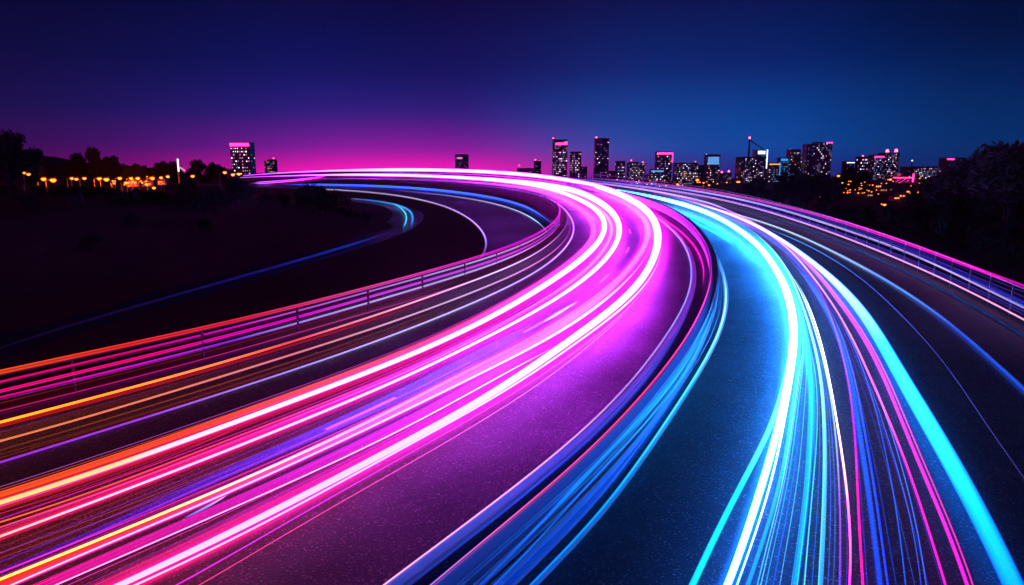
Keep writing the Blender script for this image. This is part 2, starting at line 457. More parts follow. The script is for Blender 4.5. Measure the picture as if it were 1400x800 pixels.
# ------------------------------------------------------------------ guard rails
def w_beam(s=1, z=.6, t=.012):
    out = [(0,-.20),(0,-.14),(.09,-.11),(.09,-.05),(0,-.018),(0,.018),(.09,.05),(.09,.11),(0,.14),(0,.20)]
    o = [(a*s, z+b) for a, b in out] + [(a*s-t*s, z+b) for a, b in reversed(out)]
    return o if s > 0 else o[::-1]
def add_posts(parent, path, step, prof, h, name='post', limit=100, m=M_POST, down=.3):
    pts = every(path, step)[:limit]; n3 = normals(pts)
    mb = MB(); a, b = prof; mb.box(-a/2, a/2, -b/2, b/2, -down, h)
    first = None
    for p, q in zip(pts, n3):
        o = mb.build(name, m, parent) if first is None else dup(first, parent)
        first = first or o
        o.location = p; o.rotation_euler = (0, 0, math.atan2(q[1], q[0]))
# left guard rail, three pipe rails on posts
gl = empty('guardrail', (0, 0, 0))
tag(gl, 'steel guardrail on the inside of the bend, capped by an orange to magenta streak of light', 'guardrail', 'guardrails along the highway')
b0 = plan(L1, 1.15, 16)-np.array((0, 0, 1.15))
pipe = lambda z, r: [(r*math.cos(t), z+r*math.sin(t)) for t in np.linspace(0, 2*math.pi, 8, endpoint=False)]
for z in (1.06, .80, .52, .30): sweep('rail', b0, pipe(z, .035), M_RAIL, gl, True)
add_posts(gl, b0, 4.5, (.06, .09), 1.05, limit=60)
# median barrier
mb_ = empty('median_barrier', (0, 0, 0))
tag(mb_, 'double sided steel crash barrier curving between the magenta and the blue carriageway', 'crash barrier', 'guardrails along the highway')
sweep('top_plate', med0, [(0,.86),(0,.9),(.36,.9),(.36,.86)], M_STEEL, mb_)
sweep('beam', med0+n_m*.37, w_beam(1, .64), M_STEEL, mb_)
sweep('beam', med0-n_m*.01, w_beam(-1, .64), M_STEEL, mb_)
sweep('lower_rail', med0+n_m*.40, [(0,.18),(0,.40),(.05,.40),(.05,.18)], M_STEEL, mb_)
sweep('lower_rail', med0-n_m*.07, [(0,.18),(0,.40),(.05,.40),(.05,.18)], M_STEEL, mb_)
sweep('core_wall', med0+n_m*.18, [(-.1,-.05),(-.1,.857),(.1,.857),(.1,-.05)], M_KERB, mb_)
add_posts(mb_, med0+n_m*.18, 3.0, (.3, .12), .855, limit=80)
# right parapet
gp = empty('parapet_railing', (0, 0, 0))
tag(gp, 'tall steel parapet railing with magenta lit top rail outside the blue carriageway', 'railing', 'guardrails along the highway')
for z, r in ((.45, .045), (1.05, .045), (1.78, .055)): sweep('rail', par0, pipe(z, r), M_RAIL, gp, True)
add_posts(gp, par0, 2.4, (.06, .09), 1.75, limit=90)
tag(sweep('kerb', par0-normals(par0)*.5, [(0,-.01),(0,.16),(.9,.16),(.9,-.01)], M_KERB2), kind='structure')

# ------------------------------------------------------------------ light trails: glowing lines hanging over the lanes
def loft(name, pts, h, cols, m, parent=None, wk=1.0, flat=.55, ext0=14.0, ext1=0.0, drop=0.0):
    P = spline([(q[0], q[1], q[2] if len(q) > 2 else 2.0) for q in pts], 3.0, 3)
    w3 = fair(np.array([on_road(x, y, h) for x, y, _ in P])); px = P[:, 2]*wk
    n3 = normals(w3); e = .05
    a2, dep = project(w3); b2, _ = project(w3+n3*e)
    t2 = np.gradient(a2, axis=0); t2 /= np.linalg.norm(t2, axis=1)[:, None]+1e-9
    g = np.abs((b2-a2)[:, 0]*t2[:, 1]-(b2-a2)[:, 1]*t2[:, 0])/e            # px per metre across
    vert = np.abs(t2[:, 0])*F_PX/dep                                         # px per metre of height
    wid = px/np.sqrt(g**2+(flat*vert)**2)
    if m is T_CORE: wid = wid*.86
    wid = np.clip(wid, .012, 1.6 if m is T_CORE else 3.5)
    if ext0:
        d = w3[0]-w3[min(5, len(w3)-1)]; d /= np.linalg.norm(d)
        w3 = np.vstack((w3[0]+d*ext0, w3)); wid = np.concatenate(([wid[0]], wid))
    if ext1:
        d = w3[-1]-w3[-min(5, len(w3)-1)]; d /= np.linalg.norm(d)
        w3 = np.vstack((w3, w3[-1]+d*ext1)); wid = np.concatenate((wid, [wid[-1]]))
    u_ = np.arange(len(w3))/(len(w3)-1); tp = sstep(1.0, .86, u_) if not ext1 else np.ones(len(w3))
    if not ext0: tp = tp*sstep(0, .12, u_)
    wid = wid*(.25+.75*tp)
    n3 = normals(w3); K = 12; V = []; Fc = []; C = []; AC = []; AL = []; WI = []
    s_ = np.concatenate(([0], np.cumsum(np.linalg.norm(np.diff(w3, axis=0), axis=1))))
    cols = np.array(cols, float); N = len(w3)
    for i in range(N):
        f = i/(N-1)*(len(cols)-1)
        c = [np.interp(f, range(len(cols)), cols[:, k]) for k in range(3)]
        for t in np.linspace(0, 2*math.pi, K, endpoint=False):
            V.append(w3[i]+n3[i]*math.cos(t)*wid[i]/2+np.array((0, 0, math.sin(t)*wid[i]/2*flat-drop))); C.append((*[x*(.12+.88*tp[i]) for x in c], 1)); AC.append(math.cos(t)); AL.append(s_[i]); WI.append(wid[i])
    for i in range(N-1):
        for j in range(K): Fc.append((i*K+j, i*K+(j+1) % K, (i+1)*K+(j+1) % K, (i+1)*K+j))
    Fc.append(tuple(range(K))); Fc.append(tuple((N-1)*K+j for j in reversed(range(K))))
    o = mesh_obj(name, V, Fc, m, parent, True)
    at = o.data.color_attributes.new('hue', 'FLOAT_COLOR', 'POINT')
    at.data.foreach_set('color', np.array(C, 'f').ravel())
    for nm, arr in (('across', AC), ('along', AL), ('wide', WI)):
        o.data.attributes.new(nm, 'FLOAT', 'POINT').data.foreach_set('value', np.array(arr, 'f'))
    return o
GP_, GB_, GL_ = 'light trails over the left carriageway', 'light trails over the right carriageway', 'added streaks of light along the railings'
def trail(label, pts, cols, m=T_SOFT, h=.5, halo=None, fw=2.4, group=GP_, **kw):
    if halo is None:
        o = loft('light_trail', pts, h, cols, m, **kw)
    else:
        o = empty('light_trail', tuple(on_road(pts[0][0], pts[0][1], 0)))
        inv = Matrix.Translation(-Vector(o.location))
        c = loft('core', pts, h+.3, cols, m, o, **kw); c.matrix_parent_inverse = inv
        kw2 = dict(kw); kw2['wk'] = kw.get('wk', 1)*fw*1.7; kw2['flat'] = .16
        f = loft('halo', pts, h-.22, halo, T_HALO, o, **kw2); f.matrix_parent_inverse = inv  # soft bloom round the core, added as a wider glowing ribbon
    return tag(o, label, 'light trail', group)
def off(pts, dx, dy, w=None, taper=True):
    n = len(pts); out = []
    for i, q in enumerate(pts):
        k = 1-(i/(n-1)) if taper else 1
        out.append((q[0]+dx*k, q[1]+dy*k) + ((w,) if w else tuple(q[2:])))
    return out
def wd(pts, *ws):
    n = len(pts); return [(q[0], q[1], float(np.interp(i/(n-1)*(len(ws)-1), range(len(ws)), ws))) for i, q in enumerate(pts)]

ORANGE = s2l(255, 78, 34); RED = s2l(255, 20, 50); PINK = s2l(255, 10, 130); MAG = s2l(240, 10, 215); VIO = s2l(130, 40, 230)
HOTFAR = (.34, .036, .58); HOTPINK = (.74, .036, 1.35); HOTRED = (1, .14, .03); WARMW = (1, .34, .10)
DMAG = s2l(130, 12, 120); DVIO = s2l(60, 20, 140); PALE = s2l(200, 190, 255); BLUE = s2l(20, 50, 235); CYAN = s2l(10, 200, 255); HOTCY = (.036, .62, 3.2)

# streaks of light on the left guard rail, added as glowing lines
trail('orange streak of light turning red then magenta on top of the left guardrail', wd(L1, 6, 5, 3.5, 3, 2.5, 2), [ORANGE, s2l(255,45,45), s2l(255,40,80), s2l(250,70,170), MAG, DMAG, DMAG], T_SOFT, 1.15, group=GL_)
L2 = [(0,522),(87,502.5),(175,481),(262,461),(350,441),(387,431),(492,402),(562,382),(650,358),(700,341),(732,326),(757,309),(766.5,291),(759,277),(742,268)]
trail('thin magenta streak just below the orange capping streak of the left guardrail', wd(L2, 2.5, 2, 1.8, 2), [PINK, PINK, MAG, s2l(200,120,255), PALE, MAG], T_SOFT, .88, group=GL_)
L3_ = [(0,534),(87,515),(175,492),(262,471),(350,450),(387,439),(475,415),(562,389),(650,364),(700,347),(735,329),(761,308),(768.5,291),(762,278)]
trail('thicker pink magenta streak on the third rail of the left guardrail', wd(L3_, 4, 3.5, 2.5, 2), [PINK, PINK, MAG, s2l(210,80,255), MAG], T_SOFT, .62, group=GL_)
L4_ = [(0,543),(87,523),(160,505),(262,480),(350,458),(387,447.5),(475,422),(560,397),(650,369),(700,352),(740,330),(765,306),(771,290),(764,277)]
trail('pinkish violet streak on the lowest rail of the left guardrail', wd(L4_, 2.2, 2, 2, 2), [PINK, MAG, VIO, PALE, PALE, MAG], T_SOFT, .38, group=GL_)
trail('faint purple line right under the lowest rail of the left guardrail', off(wd(L4_, 1.6, 1.4, 1), 0, 3.5), [DMAG, DMAG, s2l(90,30,160), DVIO], T_SOFT, .3, group=GL_)
# shoulder
trail('thin dull red light trail at the foot of the left guardrail', wd(BASE_L[:12], 1.3, 1.2, 1.2), [s2l(200,30,60), s2l(190,20,80), s2l(200,60,110), DMAG], T_SOFT, .12)
L6 = [(0,578),(87,554.5),(175,531),(262,507),(350,483),(387,472),(475,442),(550,420),(612,396),(650,381),(700,364),(737,345),(762,322),(777,302),(773,287),(764,276)]
trail('bright yellow light trail on the left shoulder fading to salmon', wd(L6, 3.2, 2.8, 2, 1.8, 1.6), [(.8,.19,.006), (.7,.13,.006), (.5,.09,.02), (.3,.015,.02), (.3,.12,.18), (.25,.2,.4), DMAG], T_MID, .3, wk=1.0)
trail('dim red glow line hugging the yellow trail on the left shoulder', off(wd(L6[:9], 4, 3, 2), 0, 5, None, False), [s2l(190,25,5), s2l(170,15,10), s2l(130,5,25)], T_SOFT, .22)
L7 = [(0,602),(87,579),(175,555),(262,527),(350,500),(475,460),(562,432),(650,397),(700,377),(750,350),(770,330),(780,310),(776,295),(764,282)]
trail('salmon light trail between the yellow trail and the violet edge line', wd(L7, 2.6, 2.4, 2, 2), [s2l(255,140,60), s2l(255,130,90), s2l(255,140,150), s2l(240,200,250), MAG], T_SOFT, .3)
trail('hair thin brown red light trail beside the violet edge line', wd([(0,622),(75,600),(175,572),(262,546),(350,515),(420,493),(555,446)], 1, .8), [s2l(120,40,20), s2l(110,25,20), s2l(80,15,50)], T_SOFT, .12)
trail('violet light on the left edge marking, added as a glowing line', wd(L8, 3, 2.2, 2, 2, 2), [s2l(150,40,225), s2l(160,60,240), s2l(160,150,255), s2l(190,190,255), s2l(170,120,255), DVIO], T_SOFT, .06)  # lit paint of the edge marking, made as a glowing line
# left carriageway, inner lane
P1 = [(0,665),(100,634),(200,601),(350,549),(437,519),(525,485),(612,451),(650,429),(700,406),(750,375),(790,345)]
trail('hair thin lilac light trail along the upper edge of the orange red bundle', wd(P1, 1, 1, 1), [s2l(150,80,170), s2l(150,60,170), s2l(200,40,190), MAG], T_SOFT, .4)
P2 = [(0,675),(100,644),(200,612),(350,556),(450,522),(550,484),(632,449),(700,411),(762,372),(800,340),(812,322),(811,306),(798,290),(770,272)]+FAR_IN
trail('broad orange glow beside the first white trail turning pink in the bend', wd(P2, 7, 8, 9, 9, 8, 5, 2.5, 2), [s2l(255,90,25), s2l(255,70,40), s2l(255,80,110), s2l(255,70,190), s2l(255,90,230), s2l(255,60,230)], T_SOFT, .45)  # glow of the white trail, drawn as a separate soft band
P3 = [(0,687),(100,655),(200,622),(262,601),(350,565),(450,529),(550,490),(637,451),(700,417),(750,386),(800,350),(822,325),(827,307),(820,292),(800,277),(762,262)]+FAR_IN
trail('first thick white hot light trail from the left, yellow where it nears the frame edge', wd(P3, 7, 7, 7, 8, 9, 8, 5, 3.5, 3, 3), [(.25,.026,.009), (.25,.026,.014), (.3,.032,.08), (.4,.034,.35), HOTPINK, HOTPINK, HOTPINK, HOTFAR, HOTFAR], T_CORE, .55, halo=[s2l(255,45,20), s2l(255,15,60), s2l(255,10,140), MAG, MAG, MAG], fw=2.0)
P3b = off(P3[:13], 5, 10, 2.0)
trail('thin dark rose light trail under the first white hot trail', wd([(0,703),(100,671),(200,638),(310,590),(350,575)], 1.0, 1), [s2l(150,30,50), s2l(190,20,90)], T_SOFT, .4)
P4 = [(0,712),(100,681),(200,649),(310,602),(350,582),(475,540),(575,497),(667,452),(725,420),(790,378),(822,346),(836,318),(834,302),(822,288),(797,273),(752,257)]+FAR_IN[1:]
trail('thin coral light trail in the red gap of the inner lane', wd(P4, 2, 1.8, 2.5, 4, 5, 3, 2, 2), [s2l(255,110,40), s2l(255,60,100), s2l(255,60,180), s2l(255,120,240), s2l(255,150,255), MAG], T_SOFT, .5)
P5 = [(0,721),(100,686),(200,653),(325,601),(350,589),(462,547),(575,501),(675,450),(735,418)]
trail('thin pink light trail between the coral and the second white trail', wd(P5, 1.6, 1.5, 2), [s2l(255,80,110), s2l(255,50,170), s2l(255,150,250)], T_SOFT, .5)
P6 = [(0,734),(100,696),(200,659),(350,600),(450,559),(575,506),(687,449),(750,415),(800,380),(835,345),(847,315),(842,297),(820,277),(787,262)]+[(737,250.5)]+FAR_IN[1:]
trail('second white hot light trail from the left with pink red fringe', wd(P6, 3.5, 3.5, 4, 5, 8, 10, 7, 4, 3, 3), [(.16,.024,.02), (.16,.026,.06), (.3,.03,.3), HOTPINK, HOTPINK, HOTPINK, HOTFAR, HOTFAR], T_CORE, .55, halo=[s2l(225,10,50), s2l(240,5,110), MAG, MAG, MAG], fw=2.5)
trail('broad crimson glow just above the second white hot trail', off(wd(P6[:8], 9, 10, 9, 7), 0, -8, None, False), [s2l(150,5,40), s2l(190,5,90), s2l(200,5,170), s2l(200,20,230)], T_SOFT, .3)  # glow beside the core, drawn as its own soft band
# lane gap
P7 = [(0,754),(100,720),(225,673),(350,619),(475,573),(575,529),(650,491),(712,455)]
trail('faint brown rose light trail on the dark lane gap', wd(P7, 1, .9, .9), [s2l(150,60,70), s2l(110,50,110), s2l(70,60,200)], T_SOFT, .25)
trail('second faint rose light trail on the dark lane gap', off(wd(P7, 1, .9, .9), 0, 7, None, False), [s2l(140,50,60), s2l(120,40,120), s2l(90,60,210)], T_SOFT, .25)
P8 = [(0,776),(100,742),(200,697),(350,627),(450,585),(550,540),(625,500),(700,463),(750,436),(790,410)]
trail('broad deep blue sky reflection along the lane markings, added as a glowing band', wd(P8, 5, 10, 16, 17, 8), [s2l(15,5,90), s2l(20,10,150), s2l(15,30,215), s2l(15,70,245), s2l(90,60,250)], T_SOFT, .2)  # blue sky reflected on the road, drawn as a glowing band
P9 = [(0,781),(100,744),(200,703),(350,640),(450,597),(525,562),(620,516),(700,474)]
trail('thin magenta light trail on the near side of the blue band', wd(P9, 2.2, 1.6, 1.2), [s2l(255,10,140), s2l(240,20,170), s2l(150,60,240)], T_SOFT, .4)
# left carriageway, outer lane
P10 = [(0,793),(100,752),(200,710),(350,649),(450,601),(550,555),(625,512),(700,477),(752,449),(800,417),(850,377),(877,342),(886,322),(881,300),(862,280),(825,262),(800,253.5)]+FAR_OUT
trail('yellow edged light trail of the outer lane that turns white in the bend', wd(P10, 3.5, 3.5, 4, 6, 8, 10, 7, 4, 3, 3), [(1,.42,.03), (1,.32,.08), (1,.12,.35), HOTPINK, HOTPINK, HOTFAR, HOTFAR], T_MID, .6, halo=[s2l(150,10,30), s2l(190,10,70), MAG, MAG, MAG], fw=1.6)
P11 = [(-15,806),(100,758),(200,713),(350,653),(475,593),(575,547),(700,483),(765,449),(815,412),(860,372),(884,342)]
trail('broad flame red light band next to the yellow edged trail', wd(P11, 10, 9, 9, 8, 8, 8), [s2l(255,50,20), s2l(255,50,40), s2l(255,80,150), s2l(255,120,235), s2l(255,140,255)], T_SOFT, .5)
P11b = [(17,799),(100,765),(200,717.5),(350,659),(475,598),(575,551),(700,488),(770,452),(824,412),(868,371),(890,338)]
trail('thin white hot light trail on the near edge of the flame red band', wd(P11b, 2.4, 2.6, 4, 6), [(.1,.026,.04), (.12,.026,.09), (.3,.03,.35), HOTPINK], T_CORE, .55, halo=[s2l(255,5,110), MAG, MAG], fw=2.4)
P12 = [(62,799),(200,738),(350,672),(410,646),(500,603),(575,567),(700,495),(770,462)]
trail('wide magenta light band below the flame red band', wd(P12, 13, 12, 11, 8), [s2l(215,5,110), s2l(200,5,150), s2l(215,20,210), s2l(250,80,250)], T_SOFT, .35)
trail('thin light pink line on the near edge of the wide magenta band', off(wd(P12, 2, 1.6, 2), 6, 5, None, False), [s2l(255,110,200), s2l(255,130,250), s2l(255,170,255)], T_MID, .4, wk=.8)
P13 = [(162,800),(250,760),(350,710),(425,675),(470,647),(550,606),(653,550),(700,521),(800,449),(850,412),(882,375),(897,340),(899,317),(890,295),(870,277),(837,262),(805,252)]+FAR_OUT
trail('thickest white hot light trail, running down the middle to the bottom edge', wd(P13, 9, 10, 10, 11, 11, 12, 9, 5, 4.5, 4, 4), [(.11,.024,.09), (.11,.024,.14), (.12,.024,.2), (.2,.028,.4), (.4,.034,.8), HOTPINK, HOTPINK, HOTPINK, HOTFAR, HOTFAR], T_CORE, .6, halo=[s2l(255,5,120), s2l(250,5,190), MAG, MAG], fw=2.8)
P14 = [(185,800),(270,760),(350,721),(425,684),(482,649),(560,607),(662,551),(712,522),(812,450),(862,412),(891,376),(903,345),(904,325)]
trail('white light trail hugging the near side of the thickest trail', wd(P14, 3.2, 3, 3, 4), [(.09,.024,.05), (.09,.024,.1), (.22,.03,.35), HOTPINK], T_CORE, .55, halo=[s2l(240,10,50), s2l(245,5,110), MAG, MAG], fw=2.6)
P15 = [(237,800),(350,741),(487,659),(600,598),(684,549),(750,507),(825,450),(875,405),(898,362)]
trail('thin violet magenta light trail nearest the speckled asphalt, upper of a pair', wd(P15, 2, 1.5, 1.5), [s2l(230,30,240), s2l(170,70,230), s2l(255,150,250)], T_SOFT, .3)
P16 = [(265,800),(350,757),(487,672),(610,606),(694,552),(750,517),(830,450),(884,402)]
trail('thin rose light trail nearest the speckled asphalt, lower of a pair', wd(P16, 1.6, 1.4, 1.4), [s2l(230,60,130), s2l(230,90,180), s2l(255,150,240)], T_SOFT, .25)
trail('short white blue glint trail in the lane gap where the bend begins', wd([(742,441),(757,432),(775,421),(792,411)], 2, 4, 3, 1), [s2l(150,190,255), s2l(230,230,255), s2l(240,200,255)], T_SOFT, .3, ext0=0)
trail('short pale blue glint trail beside the flame red band', wd([(250,709),(275,697),(297,685),(312,676)], 1.2, 3, 2.6, 1), [s2l(30,80,230), s2l(140,150,255), s2l(250,160,255)], T_SOFT, .62, ext0=0)
trail('short white light trail looping behind the hillside bush', wd([(450,240),(432,242.5),(412,245.5),(400,247.5),(337,250.5)], 1.5, 2.5, 3), [MAG, HOTFAR, HOTFAR], T_MID, .5, ext0=0)
# median and edges: light on kerb, marking and barrier, added as glowing lines
trail('pale pink line of light on the kerb edge left of the median', off(wd(EDGE_R, 2.2, 2.2, 2.5, 3), 0, 0), [s2l(255,170,210), s2l(235,160,250), s2l(130,130,255), s2l(110,120,255)], T_SOFT, .14, group=GL_)
trail('hair thin rose streak of light along the top edge of the median barrier', wd(MEDIAN[:9], 1.6, 1.8, 2), [s2l(200,110,220), s2l(255,80,160), s2l(255,50,140), s2l(255,60,200)], T_SOFT, .93, group=GL_)
MB2 = [(971,380),(969,352),(958,326),(936,301),(902,282),(875,273),(850,266)]
trail('broad magenta light on the far side of the median barrier, added as a streak', wd(MB2, 2, 7, 5, 3, 2), [s2l(255,20,180), s2l(255,25,200), s2l(240,40,220), s2l(230,80,240)], T_SOFT, .6, group=GL_, ext0=0)
MB3 = [(960,395),(962,365),(952,340),(930,316),(900,296),(870,281),(845,270)]
trail('thin magenta line at the foot of the far side of the median barrier', wd(MB3, 1.5, 3, 3, 2), [s2l(200,15,190), s2l(255,20,180), s2l(255,60,190)], T_SOFT, .2, group=GL_, ext0=0)
trail('cyan light line along the marking beside the blue side of the median', wd(EDGE_B, 4, 3.5, 3, 2.5, 2.5), [s2l(10,110,240), s2l(10,150,250), s2l(60,210,255), s2l(190,235,255)], T_SOFT, .08, group=GL_, ext1=0)
trail('dim violet line on the dark shoulder left of the median barrier', wd([(640,740),(760,640),(850,545),(920,445),(944,395),(947,365),(938,335),(918,311)], 1.5, 1.5, 2), [s2l(30,30,130), s2l(30,30,150), s2l(70,60,220)], T_SOFT, .05, group=GL_)

# right carriageway
CB = [(1066,555),(1076,500),(1080,480),(1084,455),(1080,425),(1070,392),(1050,357),(1020,322),(982,300),(950,284.5),(912,275),(875,266),(845,260),(812,254.5)]
C1a = [(947,798),(975,741),(1000,687),(1037,616)]+CB
trail('cyan light trail splitting off to the left edge of the blue bundle', wd(C1a, 11, 9, 8, 6, 5, 4, 3, 2), [s2l(5,215,255), s2l(20,225,255), s2l(120,235,255), s2l(230,250,255), s2l(230,250,255), s2l(200,240,255)], T_SOFT, .5, group=GB_)
C1b = [(994,798),(1022,728),(1041,662),(1059,603),(1072,550),(1079,500),(1085,458),(1082,428),(1073,393),(1053,357),(1022,322),(984,300),(952,284),(914,274.5),(877,265.5),(845,259.5)]
trail('thickest white hot light trail of the blue carriageway', wd(C1b, 12, 12, 11, 12, 12, 9, 6, 5, 4), [(.034,.2,1.6), (.034,.24,2.2), HOTCY, HOTCY, HOTCY, HOTCY], T_CORE, .55, halo=[s2l(20,120,255), s2l(10,170,255), s2l(10,190,255), s2l(20,150,255)], fw=1.8, group=GB_)
C1c = [(1009,798),(1025,750),(1047,684),(1066,612),(1075,556),(1085,500),(1090,460),(1087,425),(1077,392),(1057,357),(1026,322)]
trail('thin white light trail just right of the thickest blue one', wd(C1c, 4, 4, 3, 2.5), [s2l(110,220,255), s2l(200,240,255), s2l(250,250,255), s2l(190,240,255)], T_MID, .5, wk=.7, group=GB_)
C1d = [(1023,798),(1034,766),(1053,706),(1075,622),(1083,556),(1090,500),(1095,460),(1090,425),(1080,392)]
trail('soft azure light trail, third from the left at the bottom of the blue bundle', wd(C1d, 7, 6, 5, 4), [s2l(10,130,240), s2l(15,140,245), s2l(40,180,255), s2l(60,200,255)], T_SOFT, .4, group=GB_)
C1e = [(1037,798),(1050,737),(1066,675),(1080,612),(1085,556),(1094,500),(1100,462)]
trail('hair thin pale blue light trail beside the soft azure one', wd(C1e, 2, 1.8, 1.5), [s2l(40,160,240), s2l(110,200,250), s2l(150,225,255)], T_SOFT, .45, group=GB_)
C2 = [(1087,798),(1097,722),(1105,644),(1109,550),(1107,499),(1097,460),(1087,412),(1070,370),(1045,335),(1012,309)]
trail('broad translucent looking azure light band in the middle of the blue carriageway', wd(C2, 10, 10, 12, 13, 9, 6), [s2l(10,125,225), s2l(10,140,235), s2l(15,165,250), s2l(20,190,255), s2l(40,205,255)], T_SOFT, .3, group=GB_)
C2b = [(1122,798),(1126,706),(1128,612),(1125,550),(1120,499),(1107,450),(1092,405),(1072,362),(1045,330),(1015,307)]
trail('pale cyan light trail on the right edge of the azure band', wd(C2b, 8, 6, 4, 3, 3), [s2l(30,150,225), s2l(70,190,245), s2l(130,230,255), s2l(140,240,255), s2l(160,240,255)], T_SOFT, .4, group=GB_)
C2c = [(1100,798),(1106,722),(1112,650),(1118,560),(1113,499),(1103,455)]
trail('hair thin white blue line inside the azure band', wd(C2c, 2, 1.8, 1.5), [s2l(90,200,250), s2l(70,190,255), s2l(80,210,255)], T_SOFT, .5, group=GB_)
C3 = [(1148,798),(1149,745),(1148,690),(1145,628),(1137,550),(1127,499),(1112,445),(1099,410),(1085,380),(1062,350)]
trail('dotted looking purple trail that turns white further up the blue carriageway', wd(C3, 4, 3, 2, 2, 2.5), [s2l(90,30,190), s2l(130,40,200), s2l(150,180,250), s2l(230,250,255), s2l(170,240,255)], T_SOFT, .4, group=GB_)
C4 = [(1161,798),(1163,731),(1159,675),(1150,612),(1139,550),(1129,495),(1117,450),(1104,414),(1088,382)]
trail('pink light trail at the bottom turning white at mid height of the blue carriageway', wd(C4, 4, 4, 3, 2.4, 2), [s2l(255,30,170), s2l(255,70,190), s2l(255,200,230), s2l(235,235,255), s2l(180,220,255)], T_MID, .5, wk=.8, group=GB_)
C5 = [(1179,798),(1178,768),(1173,690),(1170,628),(1167,575),(1155,499),(1145,460),(1132,425),(1115,387),(1090,355),(1060,330)]
trail('magenta light trail at the bottom fading into purple above, right of the pink one', wd(C5, 4.5, 4, 3, 3, 2.5, 2), [s2l(255,5,160), s2l(250,5,170), s2l(170,10,200), s2l(130,20,210), s2l(110,40,225)], T_SOFT, .45, group=GB_)
C6 = [(1203,798),(1194,725),(1181,628),(1169,559),(1157,495),(1142,450),(1122,412),(1100,378),(1070,345)]
trail('broad royal blue light band to the right of the magenta trail', wd(C6, 10, 9, 8, 6, 4), [s2l(10,50,190), s2l(15,70,215), s2l(15,80,235), s2l(30,110,250)], T_SOFT, .25, group=GB_)
C6b = [(1214,798),(1203,720),(1190,628),(1176,559),(1163,495),(1147,450),(1128,412)]
trail('narrow bright blue line on the right edge of the royal blue band', wd(C6b, 4, 3, 1.8), [s2l(20,30,220), s2l(20,60,230), s2l(90,120,250)], T_SOFT, .3, group=GB_)
C7 = [(1238,798),(1228,715),(1216,644),(1194,550),(1178,500),(1158,455),(1135,416)]
trail('hair thin blue light trail left of the lone pink trail', wd(C7, 2, 1.6, 1.2), [s2l(20,80,220), s2l(20,80,215), s2l(60,130,240)], T_SOFT, .3, group=GB_)
C7b = [(1260,798),(1250,740),(1240,681),(1225,634),(1197,550),(1182,503)]
trail('second hair thin blue light trail left of the lone pink trail', wd(C7b, 1.6, 1.5, 1.2), [s2l(20,60,200), s2l(40,110,230), s2l(40,100,230)], T_SOFT, .3, group=GB_)
trail('third hair thin blue light trail, nearest the lone pink trail', wd([(1267,798),(1257,745),(1246,685),(1231,630),(1206,555),(1190,505)], 2, 1.8, 1.2), [s2l(30,90,220), s2l(40,110,235), s2l(50,100,230)], T_SOFT, .3, group=GB_)
C8 = [(1291,798),(1275,740),(1248,662),(1228,603),(1205,550),(1181,499),(1162,455),(1132,407),(1100,365),(1062,327),(1012,300),(970,284)]
trail('lone thin pink light trail left of the magenta pair', wd(C8, 4, 3.6, 3, 2, 2), [s2l(255,20,190), s2l(255,30,190), s2l(255,110,210), s2l(255,190,225), s2l(200,160,255)], T_SOFT, .5, group=GB_)
C9 = [(1321,798),(1288,705),(1248,614),(1222,552),(1201,499),(1179,460),(1154,422),(1124,385),(1094,350),(1050,317),(1005,293),(965,276),(930,267)]
trail('thick magenta light trail, left of a close pair', wd(C9, 6, 5.5, 5, 4, 4, 3), [s2l(255,20,200), s2l(255,25,195), s2l(255,40,190), s2l(240,40,215), s2l(170,70,240), s2l(180,90,245)], T_SOFT, .5, group=GB_)
C9b = off(C9, 8, 0); C9b = [(q[0]+(0 if i == 0 else 0), q[1]) for i, q in enumerate(C9b)]
trail('thin magenta light trail, right of a close pair', wd(C9b, 2.5, 2.2, 2, 1.8, 1.5), [s2l(255,20,170), s2l(255,40,190), s2l(255,70,190), s2l(200,100,240), s2l(160,100,250)], T_SOFT, .5, group=GB_)
C10 = [(1385,800),(1345,715),(1305,640),(1256,555),(1222,499),(1198,455),(1174,420),(1144,387),(1112,360),(1080,336),(1050,317),(1020,302),(985,288),(940,275),(895,264)]
trail('very wide flat cyan light trail sweeping to the bottom right corner', wd(C10, 30, 26, 19, 14, 7, 4, 3, 2), [(.0005,.08,.6), (.001,.14,.9), (.006,.25,1.5), (.012,.28,1.8), (.16,.28,1.7), (.15,.2,1), (.1,.1,1)], T_MID, .35, group=GB_, flat=.2)
C11 = [(1400,655),(1370,610),(1325,548),(1275,475),(1225,425),(1162,369),(1100,334),(1057,315),(1020,303)]
trail('hair thin steel blue light trail on the dark outer lane', wd(C11, 1, 1, 1.4, 1.6), [s2l(60,50,130), s2l(60,60,170), s2l(40,90,220), s2l(90,160,250)], T_SOFT, .3, group=GB_)
trail('blue white light on the outer edge marking, added as a glowing line', wd(EDGE_O, 8, 7, 5, 3, 2, 2), [s2l(20,70,200), s2l(25,80,215), s2l(80,150,245), s2l(190,230,255), s2l(230,225,255)], T_SOFT, .06, group=GB_)  # blue light on the painted marking, drawn as emission
